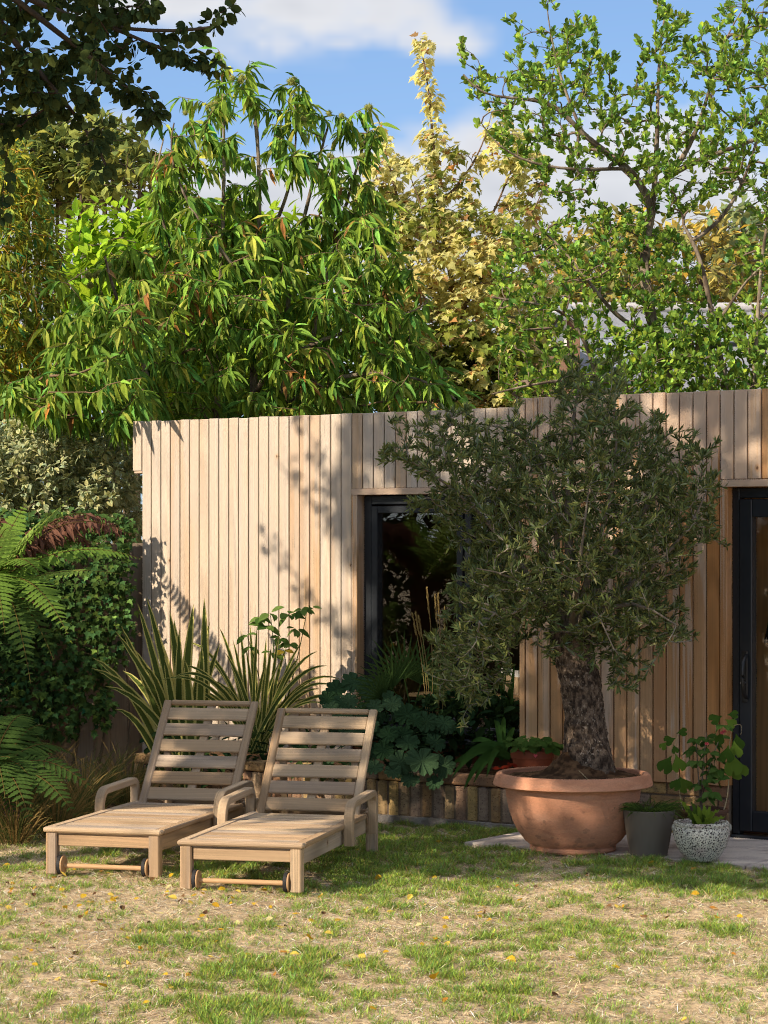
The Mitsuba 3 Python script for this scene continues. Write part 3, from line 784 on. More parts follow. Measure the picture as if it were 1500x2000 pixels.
def put_leaves(parent, tpl, pos, d, n, size, col, bsdf='leaf', top=0, col2=None, name='leaf', mass='foliage', variants=6, wide=1.0, keep=None):
    """The leaves that show largest as parts of their own, the others as one mass."""
    N = len(pos)
    s_, d_, n_ = frames(d, n)
    size = np.broadcast_to(size, (N,))
    view = unit(pos - np.array([0, 0, EYE]))
    u = 750 + FOC * pos[:, 0] / pos[:, 1]
    v = HORIZON - FOC * (pos[:, 2] - EYE) / pos[:, 1]
    seen = (u > 0) & (u < 1500) & (v > 0) & (v < 2000) & (pos[:, 1] > 1)
    if keep is not None:
        seen &= keep
    score = np.where(seen, size ** 2 * (0.15 + np.abs((view * n_).sum(1))) / pos[:, 1] ** 2, -1)
    # nearer leaves hide farther ones: favour the front of the crown
    if N > 10:
        score *= np.exp(-1.2 * (pos[:, 1] - np.quantile(pos[:, 1], 0.05)))
    order = np.argsort(-score)
    pick = order[:top]
    pick = pick[score[pick] > 0]
    rest = np.setdiff1d(np.arange(N), pick)
    if len(pick):
        # alike leaves share one of a few materials
        V0, F0, w0 = tpl
        mean = col[pick] if col2 is None else 0.45 * col[pick] + 0.55 * col2[pick]
        pick = pick[np.argsort(mean[:, 0] / (mean[:, 1] + 1e-6) + 0.02 * np.random.default_rng(N).normal(size=len(pick)))]
        mean = col if col2 is None else 0.45 * col + 0.55 * col2
        base = meshkit.write_ply((V0, F0))
        for g in np.array_split(pick, variants):
            if not len(g):
                continue
            mk = f'leaf_tone_{len(TONES)}'
            TONES.append(mk)
            c = np.median(mean[g], axis=0)
            MAT[mk] = {**MAT[bsdf], 'base_color': rgb(*[float(x) for x in c])}
            for j in g:
                M = np.eye(4)
                wd = float(np.broadcast_to(wide, (N,))[j])
                M[:3, 0], M[:3, 1], M[:3, 2], M[:3, 3] = s_[j] * size[j] * wd, d_[j] * size[j], n_[j] * size[j], pos[j]
                scene[key(name, parent)] = {'type': 'ply', 'filename': base, 'face_normals': True, 'bsdf': {'type': 'ref', 'id': mk}, 'to_world': T(M)}
    if len(rest):
        put(mass, leaves(tpl, pos[rest], d[rest], n[rest], size[rest], col[rest], None if col2 is None else col2[rest], np.broadcast_to(wide, (N,))[rest]), bsdf, parent, kind='stuff' if len(rest) > 40 else None)


def tones(rng, N, base, spread=0.25, warm=0.15):
    """Leaf colours scattered round base: lighter and darker, some more yellow."""
    b = np.asarray(base, float)
    k = np.exp(rng.normal(0, spread, (N, 1)))
    y = rng.normal(0, warm, (N, 1))
    return np.clip(b * k * np.hstack([1 + y, 1 + 0.3 * y, 1 - 0.6 * y]), 0.004, 0.85)


def fill(poly, Y0, depth, n, rng, holes=(), thin=90.0):
    """n points inside a crown whose outline, seen from the garden, is poly; it is depth metres thick and thins towards its edge."""
    g = Polygon(poly).buffer(0)
    for h in holes:
        g = g.difference(Polygon(h).buffer(0))
    x0, y0, x1, y1 = g.bounds
    out = np.zeros((0, 2))
    while len(out) < n:
        p = rng.uniform((x0, y0), (x1, y1), (4 * n, 2))
        out = np.vstack([out, p[shapely.contains_xy(g, p[:, 0], p[:, 1])]])
    out = out[:n]
    e = np.clip(shapely.distance(g.boundary, shapely.points(out)) / thin, 0.12, 1) ** 0.5
    Y = Y0 + depth * 0.5 * e * rng.uniform(-1, 1, n)
    return np.stack([(out[:, 0] - 750) / FOC * Y, Y, EYE - (out[:, 1] - HORIZON) / FOC * Y], 1)


def thin_out(p, r):
    """Drops points closer than r to one kept before."""
    from scipy.spatial import cKDTree
    t = cKDTree(p)
    gone = np.zeros(len(p), bool)
    for i in range(len(p)):
        if not gone[i]:
            for j in t.query_ball_point(p[i], r):
                if j > i:
                    gone[j] = True
    return p[~gone]


def grow(mains, targets, rng, k=6, lift=0.15, wander=0.06, tip=0.003, power=0.42, maxr=0.03, down=0.6):
    """Joins every target to the nearest wood with a curved twig. Returns the twigs' paths (N, k, 3) and radii (N, k)."""
    node = np.vstack(mains)
    tang = np.vstack([unit(np.gradient(m, axis=0)) for m in mains])
    own = np.full(len(node), -1)
    from scipy.spatial import cKDTree
    order = np.argsort(cKDTree(node).query(targets)[0])
    paths, parent = [], []
    cap = len(node) + len(targets) * (k - 1)
    N_, T_, O_ = np.zeros((cap, 3)), np.zeros((cap, 3)), np.zeros(cap, int)
    m = len(node)
    N_[:m], T_[:m], O_[:m] = node, tang, own
    s = np.linspace(0, 1, k)[:, None]
    for i in order:
        t = targets[i]
        d = N_[:m] - t
        cost = np.sqrt((d * d).sum(1)) + down * np.maximum(d[:, 2], 0)
        j = int(np.argmin(cost))
        b, L = N_[j], np.linalg.norm(N_[j] - t)
        c = b + T_[j] * L * 0.38 + np.array([0, 0, lift * L]) + rng.normal(0, wander * L, 3)
        c2 = (b + t) / 2 + rng.normal(0, wander * L, 3)
        c = 0.6 * c + 0.4 * c2
        p = (1 - s) ** 2 * b + 2 * s * (1 - s) * c + s ** 2 * t
        paths.append(p)
        parent.append(O_[j])
        N_[m:m + k - 1], T_[m:m + k - 1], O_[m:m + k - 1] = p[1:], unit(np.gradient(p, axis=0))[1:], len(paths) - 1
        m += k - 1
    paths = np.array(paths)
    count = np.ones(len(paths))
    for i in range(len(paths) - 1, -1, -1):
        if parent[i] >= 0:
            count[parent[i]] += count[i]
    r = np.minimum(tip * count ** power, maxr)
    rad = r[:, None] * np.linspace(1.0, 0.55, k)[None]
    return paths, rad


def shoots(paths, per, rng, start=0.3):
    """Places along the outer part of each twig: (points, directions, twig numbers)."""
    N, k, _ = paths.shape
    f = rng.uniform(start, 1.0, (N, per)) * (k - 1)
    i = np.minimum(f.astype(int), k - 2)
    a = f - i
    rows = np.arange(N)[:, None]
    p = paths[rows, i] * (1 - a[..., None]) + paths[rows, i + 1] * a[..., None]
    d = unit(paths[rows, i + 1] - paths[rows, i])
    return p.reshape(-1, 3), d.reshape(-1, 3), np.repeat(np.arange(N), per)


_BARK = {}


def bark_of(tone):
    t = tuple(round(float(x), 3) for x in tone)
    if t not in _BARK:
        _BARK[t] = f'bark_tone_{len(_BARK)}'
        MAT[_BARK[t]] = {'type': 'principled', 'base_color': rgb(*t), 'roughness': 0.9, 'specular': 0.15}
    return _BARK[t]


def limbs(parent, specs, tone, bsdf=None, names=('trunk', 'branch')):
    """specs: (points, r0, r1, is trunk). Each limb is a part. Returns their centre lines for grow()."""
    mains = []
    for pts, r0, r1, tr in specs:
        pts = np.asarray(pts, float)
        L = np.linalg.norm(np.diff(pts, axis=0), axis=1).sum()
        n = max(8, int(L / 0.10))
        m = limb(pts, r0, r1, n, 9 if r0 > 0.03 else 6, rough=0.25 * r0, seed=len(mains))
        put(names[0] if tr else names[1], m, bsdf or bark_of(tone), parent, smooth=True)
        mains.append(curve(pts, max(6, int(L / 0.12))))
    return mains


def put_twigs(parent, paths, radii, tone, sides=4):
    return put('twigs', tubes(paths, radii, sides), bark_of(tone), parent, smooth=True, kind='stuff')


def rand_dir(rng, n):
    return unit(rng.normal(0, 1, (n, 3)))


SKYWARD = np.array([0, 0, 1.0])
MAT['leaf_pale'] = {**MAT['leaf'], 'diff_trans': 1.0}

# ------------------------------------------------------------------ the pear tree that reaches in from the left and shades the right half of the scene
rng = np.random.default_rng(11)
EPp = np.array([0.6222, -0.7828, 0.0])
EQq = np.array([math.sin(ELEV) * 0.7828, math.sin(ELEV) * 0.6222, math.cos(ELEV)])
pear = thing('pear_tree', 'big round leaved tree reaching in from the top left with dark shaded foliage', 'tree')
S_ = Polygon([(-13.15, 5.6), (-13.3, 6.6), (-13.2, 8.3), (-6.2, 8.3), (-6.2, 4.95), (-8, 4.75), (-9, 4.5), (-10, 4.1), (-11.2, 4.2), (-11.9, 4.4), (-12.6, 4.95)])
S_ = S_.difference(Polygon([(-10.66, 6.66), (-10.10, 6.66), (-10.10, 7.22), (-10.66, 7.22)]))
pq = rng.uniform((-13.5, 4.0), (-6.1, 8.4), (2600, 2))
pq = pq[shapely.contains_xy(S_, pq[:, 0], pq[:, 1])]
tt = rng.normal(1.6, 0.75, len(pq))
tg = pq[:, :1] * EPp + pq[:, 1:] * EQq + tt[:, None] * SUN
tg = thin_out(tg, 0.16)
fork = np.array([-6.6, 9.6, 2.6])
ctr = lambda p, q, t: p * EPp + q * EQq + t * SUN
view_limb = [ctr(-11.0, 6.2, 1.0), P(-500, -260, 11.0), P(-60, -60, 11.4), P(170, 40, 11.5), P(330, 60, 11.55), P(420, 52, 11.6)]
spec = [([[-7.2, 10.3, -0.1], [-7.1, 10.2, 1.2], fork], 0.22, 0.17, True),
        ([fork, ctr(-12.2, 5.2, 1.2), ctr(-12.9, 6.6, 1.6)], 0.09, 0.02, False),
        ([fork, ctr(-11.6, 5.4, 1.5), ctr(-11.2, 7.6, 2.0)], 0.11, 0.03, False),
        ([fork, ctr(-10.9, 5.0, 1.2), ctr(-9.2, 5.6, 1.6), ctr(-7.0, 6.2, 1.6)], 0.11, 0.02, False),
        ([fork, ctr(-10.9, 5.6, 2.0), ctr(-9.4, 6.7, 2.2), ctr(-8.0, 7.6, 2.0)], 0.10, 0.02, False),
        ([ctr(-11.9, 5.6, 1.2), ctr(-13.2, 6.15, -2.2), ctr(-13.6, 6.45, -2.6), ctr(-13.95, 6.72, -2.6)], 0.03, 0.006, False),
        ([ctr(-12.6, 6.2, 1.5), ctr(-13.15, 6.7, -2.0), ctr(-13.8, 7.15, -2.3)], 0.03, 0.006, False),
        ([ctr(-12.6, 6.2, 1.5), ctr(-13.15, 6.8, -2.0), ctr(-13.65, 7.55, -2.3)], 0.025, 0.006, False),
        (view_limb, 0.05, 0.006, False),
        ([P(-60, -60, 11.4), P(60, 120, 11.5), P(150, 230, 11.5), P(210, 330, 11.5)], 0.022, 0.005, False),
        ([P(-10, -30, 11.4), P(160, 100, 11.6), P(250, 170, 11.7), P(310, 215, 11.75)], 0.018, 0.004, False),
        ([P(170, 40, 11.5), P(280, 80, 11.5), P(380, 120, 11.5), P(420, 130, 11.5)], 0.012, 0.003, False)]
mains = limbs(pear, spec, (0.085, 0.07, 0.055))
tg1 = tg[:, :]
fr_ = np.vstack([(1 - s_) * ctr(*a_) + s_ * ctr(*b_) for a_, b_ in (((-13.2, 6.1, -2.3), (-13.85, 6.66, -2.6)), ((-13.15, 6.7, -2.1), (-13.6, 7.1, -2.3)), ((-13.3, 6.9, -2.1), (-13.6, 7.5, -2.3))) for s_ in np.linspace(0, 1, 7)[:, None]])
fr_ = fr_ + rng.normal(0, 0.05, fr_.shape)
pth, rad = grow(mains[:8], np.vstack([tg1, fr_]), rng, k=5)
near = fill([(-160, -150), (330, -150), (290, 0), (345, 25), (330, 50), (300, 40), (270, 100), (215, 140), (235, 175), (190, 190), (215, 240), (205, 300), (225, 335), (190, 345), (150, 310), (115, 250), (70, 240), (20, 270), (-160, 330)], 11.5, 1.2, 215, rng)
near = np.vstack([near, [P(u, v, 11.5 + rng.normal(0, 0.08)) for u, v in ((330, 60), (350, 75), (370, 55), (395, 62), (415, 40), (440, 22), (462, 6), (300, 85), (325, 110), (350, 100), (380, 118), (405, 112), (420, 128), (285, 20), (300, 12), (255, 160), (275, 188), (290, 180), (300, 215), (320, 205), (285, 240), (268, 205), (240, 190), (225, 160), (265, 120), (310, 95), (8, 350), (4, 420))]])
pth2, rad2 = grow(mains[8:], near, rng, k=5, tip=0.0022)
put_twigs(pear, np.vstack([pth, pth2]), np.vstack([rad, rad2]), (0.07, 0.05, 0.04))
p, d, w = shoots(pth, 13, rng, 0.2)
off = rand_dir(rng, len(p))
fringe = p @ SUN < -0.8
put('outer_foliage', leaves(TINY, p + off * 0.05, unit(off + 0.5 * d - 0.3 * SKYWARD), unit(rand_dir(rng, len(p)) + 0.7 * SKYWARD + 0.5 * SUN), np.where(fringe, rng.uniform(0.04, 0.075, len(p)), rng.uniform(0.10, 0.15, len(p))), tones(rng, len(p), (0.045, 0.085, 0.02)), wide=1.35), 'leaf', pear, kind='stuff')
p, d, w = shoots(pth2, 15, rng, 0.25)
off = rand_dir(rng, len(p))
dd = unit(off * 0.8 + 0.5 * d - 0.75 * SKYWARD)
put_leaves(pear, ROUND, p + dd * 0.02 + off * 0.012, dd, unit(rand_dir(rng, len(p)) + 0.5 * SKYWARD), rng.uniform(0.042, 0.062, len(p)), tones(rng, len(p), (0.06, 0.09, 0.032), 0.25), 'leaf', top=250)

# ------------------------------------------------------------------ sweet chestnut
rng = np.random.default_rng(21)
ch = thing('sweet_chestnut_tree', 'many stemmed sweet chestnut with long drooping green leaves and spiny burrs behind the cedar wall', 'tree')
YC = 20.4
G = lambda u, Y: np.array([(u - 750) / FOC * Y, Y, -0.05])
spec = [([G(500, YC), P(498, 830, YC), P(497, 600, YC), P(505, 420, YC), P(480, 140, YC)], 0.062, 0.012, True),
        ([G(430, YC - .2), P(424, 830, YC - .2), P(430, 600, YC - .2), P(436, 400, YC - .2), P(432, 115, YC - .1)], 0.048, 0.009, True),
        ([G(350, YC - .5), P(315, 830, YC - .5), P(290, 740, YC - .6), P(235, 600, YC - .7), P(205, 500, YC - .8)], 0.045, 0.01, True),
        ([G(560, YC + .2), P(545, 830, YC + .2), P(562, 600, YC + .2), P(600, 400, YC + .3), P(640, 250, YC + .3)], 0.05, 0.01, True),
        ([G(590, YC), P(590, 790, YC), P(615, 640, YC), P(670, 420, YC), P(725, 235, YC)], 0.045, 0.009, True),
        ([P(498, 780, YC), P(560, 700, YC - .4), P(700, 640, YC - .6), P(800, 610, YC - .7)], 0.028, 0.007, False),
        ([P(560, 800, YC), P(640, 745, YC - .4), P(760, 730, YC - .6), P(890, 780, YC - .7)], 0.028, 0.007, False),
        ([P(425, 760, YC), P(330, 690, YC - .5), P(220, 640, YC - .7), P(120, 700, YC - .9), P(85, 790, YC - .9)], 0.028, 0.006, False),
        ([P(430, 640, YC), P(370, 560, YC - .3), P(320, 440, YC - .4), P(320, 270, YC - .4)], 0.024, 0.006, False),
        ([P(497, 600, YC), P(440, 500, YC - .6), P(360, 380, YC - .6), P(340, 240, YC - .5)], 0.022, 0.006, False),
        ([P(500, 500, YC), P(560, 380, YC - .3), P(575, 190, YC - .3)], 0.02, 0.006, False)]
mains = limbs(ch, spec, (0.20, 0.155, 0.11), 'bark')
out = [(425, 95), (445, 140), (470, 130), (490, 160), (520, 165), (550, 160), (580, 170), (610, 205), (650, 240), (690, 235), (725, 215), (742, 250), (720, 300), (735, 380), (775, 410), (765, 450), (785, 480), (800, 530), (835, 590), (830, 660), (860, 700), (915, 760), (935, 830), (260, 835), (185, 825), (95, 815), (40, 790), (0, 740), (55, 720), (105, 660), (130, 595), (185, 560), (205, 490), (255, 470), (300, 420), (290, 350), (300, 290), (330, 240), (345, 205), (395, 205), (410, 170)]
tg = thin_out(fill(out, YC - 0.2, 2.2, 1500, rng, holes=[[(520, 340), (600, 330), (640, 390), (560, 420), (500, 400)], [(385, 330), (470, 345), (450, 390), (380, 380)]]), 0.125)
high = (HORIZON - FOC * (tg[:, 2] - EYE) / tg[:, 1]) < 330
tg = tg[~(high & (rng.random(len(tg)) < 0.5))]
shoots_up = [(425, 95), (445, 130), (488, 118), (480, 150), (550, 165), (575, 150), (590, 185), (610, 205), (655, 225), (690, 222), (722, 208), (742, 240), (348, 188), (386, 195), (345, 300), (290, 320), (310, 235), (135, 555), (105, 550), (214, 495), (195, 600), (85, 640), (60, 720), (30, 780), (770, 400), (805, 520), (835, 590)]
tg = np.vstack([tg, [P(u, v, YC - 0.3 + rng.normal(0, 0.2)) for u, v in shoots_up]])
left = (tg[:, 0] / tg[:, 1] * FOC + 750 < 290) & (tg[:, 2] < 4.0)
tg[left] *= (YC - 1.9) / YC
tg[left, 2] += EYE * (1 - (YC - 1.9) / YC)
pth, rad = grow(mains, tg, rng, k=6, tip=0.004, lift=-0.12, down=1.6)
put_twigs(ch, pth, rad, (0.19, 0.13, 0.08), 5)
p, d, w = shoots(pth, 16, rng, 0.2)
N = len(p)
o = rand_dir(rng, N) * np.array([1, 1, 0.35])
dd = unit(o * 0.85 + 0.35 * d - np.array([0, 0, 1.0]) * rng.uniform(0.1, 1.5, (N, 1)))
nn = unit(o + 0.5 * SKYWARD + 0.4 * rand_dir(rng, N) + 0.7 * SUN)
col = tones(rng, N, (0.18, 0.31, 0.05), 0.38, 0.2)
young = rng.random(N) < 0.16
col[young] = tones(rng, int(young.sum()), (0.36, 0.42, 0.09), 0.2)
sick = meshkit.noise(p * 1.6, 3) > 0.80
brown = (rng.random(N) < 0.01) | (sick & (rng.random(N) < 0.2))
col[brown] = tones(rng, int(brown.sum()), (0.40, 0.20, 0.07), 0.25)
put_leaves(ch, LANCE, p, dd, nn, np.clip(rng.lognormal(-1.88, 0.28, N), 0.07, 0.24), col, 'leaf', top=300, keep=~brown)
spine = rand_dir(rng, 90)
tiny = [leaf_shape([(0.3, 0.05)], 0, 0, mid=False)]
bs = leaves((np.array([[-0.09, 0, 0], [0.09, 0, 0], [0, 1, 0.0]]), np.array([[0, 1, 2]]), np.ones(3)), spine * 0.012, spine, rand_dir(rng, 90), np.full(90, 0.026), tones(rng, 90, (0.33, 0.36, 0.10), 0.2))
ic = trimesh.creation.icosphere(1, 0.022)
bs2 = (np.array(ic.vertices), np.array(ic.faces), None, np.full((len(ic.vertices), 3), (0.27, 0.29, 0.08)))
bur = cat([bs, bs2])
bur = (bur[0], bur[1], None, np.vstack([bs[3], bs2[3]]))
shp = ply((bur[0], bur[1]), 'leaf_matte', color=bur[3])
spots = [(435, 150), (430, 185), (410, 190), (424, 210), (488, 142), (487, 150), (552, 175), (560, 185), (572, 165), (580, 172), (620, 215), (610, 225), (690, 228), (704, 214), (722, 212), (348, 192), (388, 200), (345, 325), (290, 325), (475, 210), (135, 560), (100, 555), (110, 610), (214, 500), (195, 690), (275, 560), (160, 545), (640, 290), (655, 300), (610, 350), (735, 300), (660, 560), (560, 655), (510, 710), (685, 660)]
from scipy.spatial import cKDTree
tips = cKDTree(pth[:, -1])
for u, v in spots:
    x = P(u, v, YC - 0.5)
    q_ = pth[tips.query(x)[1], -1]
    x = 0.35 * x + 0.65 * q_
    scene[key('burr', ch)] = {**shp, 'to_world': T().translate(x.tolist()).rotate([0, 0, 1], float(rng.uniform(0, 360))).scale(float(rng.uniform(0.9, 1.3)))}

# ------------------------------------------------------------------ variegated maple
rng = np.random.default_rng(31)
mp = thing('variegated_maple_tree', 'pale cream and yellow leaved maple with a tall pointed top, right of the chestnut', 'tree')
YM = 26.5
spec = [([G(890, YM), P(890, 830, YM), P(893, 620, YM), P(870, 480, YM), P(850, 330, YM), P(838, 190, YM), P(820, 85, YM)], 0.07, 0.006, True),
        ([P(893, 650, YM), P(920, 520, YM), P(970, 400, YM), P(1010, 300, YM)], 0.03, 0.006, False),
        ([P(888, 700, YM), P(960, 520, YM - .3), P(1030, 430, YM - .3), P(1060, 370, YM - .3)], 0.03, 0.006, False),
        ([P(885, 640, YM), P(820, 520, YM), P(775, 380, YM), P(740, 250, YM)], 0.03, 0.006, False),
        ([P(890, 760, YM), P(800, 680, YM - .4), P(740, 560, YM - .5)], 0.03, 0.006, False),
        ([P(890, 760, YM), P(980, 690, YM - .3), P(1060, 620, YM - .4)], 0.03, 0.006, False),
        ([P(875, 520, YM), P(830, 420, YM - .3), P(800, 340, YM - .3)], 0.02, 0.005, False),
        ([P(855, 400, YM), P(910, 340, YM), P(960, 220, YM)], 0.02, 0.004, False)]
mains = limbs(mp, spec, (0.17, 0.115, 0.075))
out = [(822, 65), (845, 105), (845, 150), (868, 200), (862, 255), (900, 300), (895, 330), (935, 335), (950, 270), (975, 215), (1045, 275), (1075, 330), (1060, 380), (1080, 425), (1065, 480), (1085, 560), (1065, 640), (1095, 740), (1110, 830), (740, 830), (735, 760), (705, 700), (735, 640), (715, 520), (690, 420), (705, 330), (720, 250), (745, 245), (785, 320), (825, 305), (820, 260), (840, 235), (828, 195), (800, 175), (808, 125)]
tg = thin_out(np.vstack([fill([(735, 430), (1010, 400), (1030, 640), (1000, 800), (740, 800)], YM - 0.5, 0.8, 500, rng), fill(out, YM, 1.6, 1300, rng, holes=[[(930, 340), (1000, 330), (1010, 380), (960, 420), (925, 400)]])]), 0.11)
pth, rad = grow(mains, tg, rng, k=5, tip=0.0035, lift=0.3)
put_twigs(mp, pth, rad, (0.17, 0.10, 0.06), 4)
p, d, w = shoots(pth, 10, rng, 0.3)
N = len(p)
o = rand_dir(rng, N)
dd = unit(o * np.array([1, 1, 0.4]) + 0.3 * d - 0.45 * SKYWARD)
nn = unit(0.6 * SKYWARD + 0.6 * o + 0.4 * rand_dir(rng, N) + 0.9 * SUN)
green = meshkit.noise(p * 1.3, 8) + rng.normal(0, 0.14, N) > 0.72
col = tones(rng, N, (0.55, 0.52, 0.14), 0.25, 0.12)
edge = tones(rng, N, (0.78, 0.72, 0.33), 0.12, 0.1)
col[green] = tones(rng, int(green.sum()), (0.19, 0.26, 0.04), 0.25)
edge[green] = tones(rng, int(green.sum()), (0.32, 0.36, 0.09), 0.25)
br = rng.random(N) < 0.06
col[br] = edge[br] = tones(rng, int(br.sum()), (0.42, 0.24, 0.10), 0.2)
put_leaves(mp, MAPLE, p + o * 0.05, dd, nn, rng.uniform(0.062, 0.115, N), col, 'leaf_pale', top=300, col2=edge)

# ------------------------------------------------------------------ evergreen with rosettes of rounded leaves on the right
rng = np.random.default_rng(41)
st = thing('evergreen_tree', 'open evergreen tree with grey limbs and rosettes of small rounded green leaves at the right', 'tree')
YE = 20.2
spec = [([G(1320, YE), P(1312, 790, YE), P(1296, 700, YE), P(1278, 640, YE), P(1262, 560, YE), P(1262, 470, YE), P(1272, 410, YE)], 0.075, 0.042, True),
        ([P(1272, 410, YE), P(1225, 330, YE - .1), P(1140, 262, YE - .3), P(1075, 205, YE - .4), P(985, 190, YE - .5), P(905, 145, YE - .6)], 0.036, 0.006, False),
        ([P(1270, 420, YE), P(1300, 350, YE + .2), P(1400, 300, YE + .3), P(1500, 262, YE + .4), P(1590, 215, YE + .4)], 0.034, 0.01, False),
        ([P(1268, 440, YE), P(1282, 300, YE + .1), P(1285, 180, YE + .2), P(1300, 20, YE + .3)], 0.03, 0.006, False),
        ([P(1300, 350, YE + .2), P(1365, 240, YE), P(1390, 160, YE), P(1450, 20, YE)], 0.024, 0.006, False),
        ([P(1140, 262, YE - .3), P(1090, 130, YE - .2), P(1068, 10, YE - .2)], 0.016, 0.004, False),
        ([P(1225, 330, YE - .1), P(1120, 330, YE - .5), P(1020, 310, YE - .6), P(940, 240, YE - .7)], 0.02, 0.004, False),
        ([G(1420, YE - .3), P(1420, 760, YE - .3), P(1390, 610, YE - .4), P(1352, 470, YE - .4), P(1335, 440, YE - .4)], 0.05, 0.015, True),
        ([P(1352, 470, YE - .4), P(1420, 410, YE - .3), P(1470, 300, YE - .2), P(1500, 180, YE - .2)], 0.02, 0.005, False),
        ([G(1190, YE - .4), P(1180, 800, YE - .4), P(1150, 690, YE - .4), P(1110, 620, YE - .5), P(1030, 590, YE - .6), P(960, 580, YE - .6)], 0.04, 0.008, True),
        ([P(1165, 740, YE - .4), P(1080, 745, YE - .6), P(960, 770, YE - .7)], 0.02, 0.006, False),
        ([P(1278, 640, YE), P(1200, 610, YE - .3), P(1110, 500, YE - .4), P(1040, 440, YE - .4)], 0.024, 0.006, False),
        ([P(1296, 700, YE), P(1380, 660, YE - .4), P(1450, 560, YE - .5), P(1520, 500, YE - .5)], 0.026, 0.006, False),
        ([G(1480, YE - .5), P(1470, 770, YE - .5), P(1480, 620, YE - .5), P(1500, 430, YE - .5), P(1530, 330, YE - .5)], 0.035, 0.01, True)]
mains = limbs(st, spec, (0.24, 0.20, 0.165), 'bark')
out = [(898, 75), (930, 105), (960, 160), (985, 130), (985, 60), (990, 10), (1010, 20), (1020, 90), (1055, 70), (1060, -30), (1085, 0), (1090, 70), (1125, 20), (1160, 30), (1170, 90), (1205, 110), (1205, 170), (1240, 160), (1248, 55), (1265, 80), (1270, 140), (1285, 0), (1340, 10), (1350, 60), (1400, 30), (1440, -20), (1500, -80), (1600, -80), (1600, 790), (1000, 800), (965, 700), (945, 610), (970, 530), (985, 450), (1040, 440), (1060, 350), (1010, 320), (930, 240), (960, 220), (905, 170)]
holes = [[(1290, 440), (1340, 470), (1380, 560), (1430, 590), (1420, 500), (1470, 430), (1440, 380), (1370, 400)], [(1160, 300), (1230, 340), (1250, 400), (1170, 390)], [(1190, 620), (1240, 610), (1245, 660), (1200, 680)], [(1040, 360), (1100, 400), (1080, 440), (1030, 420)]]
tg = thin_out(np.vstack([fill(out, YE - 0.1, 2.0, 2300, rng, holes), fill([(960, 480), (1130, 470), (1180, 800), (980, 800)], YE - 0.3, 1.6, 150, rng), fill([(1190, 640), (1330, 620), (1500, 620), (1600, 800), (1150, 800)], YE - 0.5, 1.4, 620, rng)]), 0.072)
pth, rad = grow(mains, tg, rng, k=5, tip=0.0032, lift=0.3, down=1.0)
put_twigs(st, pth, rad, (0.17, 0.13, 0.10), 4)
tipd = unit(pth[:, -1] - pth[:, -2])
per = 9
f = np.tile(np.arange(per), len(pth))
i = np.repeat(np.arange(len(pth)), per)
axis = unit(tipd[i] + 1.2 * SKYWARD + 0.4 * rand_dir(rng, len(pth))[i])
a1 = unit(np.cross(axis, np.array([0.31, 0.2, 0.93]))); a2 = np.cross(axis, a1)
ang = f * 2.4 + np.repeat(rng.uniform(0, 6.3, len(pth)), per)
ring = np.cos(ang)[:, None] * a1 + np.sin(ang)[:, None] * a2
lean = rng.uniform(0.2, 1.0, len(i))[:, None]
dd = unit(axis + lean * ring)
p = pth[i, -1] - axis * (f * 0.008)[:, None]
nn = unit(np.cross(np.cross(dd, axis), dd) * 1.0 + 0.25 * rand_dir(rng, len(i)))
nn = unit(nn + 0.35 * SUN)
nn = np.where(((nn * axis).sum(1) < 0)[:, None], -nn, nn)
N = len(p)
put_leaves(st, OBOVATE, p, dd, nn, rng.uniform(0.045, 0.074, N), tones(rng, N, (0.22, 0.355, 0.06), 0.34, 0.2), 'leaf', top=300)
p, d, w = shoots(pth, 3, rng, 0.3)
N = len(p)
o = rand_dir(rng, N)
put('side_foliage', leaves(OBOVATE, p, unit(o + d + 0.4 * SKYWARD), unit(o + SKYWARD), rng.uniform(0.04, 0.065, N), tones(rng, N, (0.22, 0.33, 0.055), 0.25, 0.2)), 'leaf', st, kind='stuff')


# ------------------------------------------------------------------ trees farther back
def back_tree(name, label, out, Y0, depth, n, per, tpl, size, base, spread, seed, trunks, tone, warm=0.15, droop=0.2, top=0, spacing=0.2, group=None, holes=(), bsdf='leaf'):
    rng = np.random.default_rng(seed)
    k = thing(name, label, name.split('_')[-1] if name.split('_')[-1] in ('shrub', 'bamboo', 'hedge') else 'tree', group)
    mains = limbs(k, trunks, tone)
    tg = thin_out(fill(out, Y0, depth, n, rng, holes), spacing)
    pth, rad = grow(mains, tg, rng, k=5, tip=0.006 * Y0 / 30, lift=0.3)
    put_twigs(k, pth, rad, tone, 4)
    p, d, w = shoots(pth, per, rng, 0.35)
    N = len(p)
    o = rand_dir(rng, N)
    put_leaves(k, tpl, p + o * size * 0.5, unit(o + 0.3 * d - droop * SKYWARD), unit(o + 0.6 * SKYWARD + 0.6 * SUN), rng.uniform(0.75, 1.25, N) * size, tones(rng, N, base, spread, warm), bsdf, top=top)
    return k


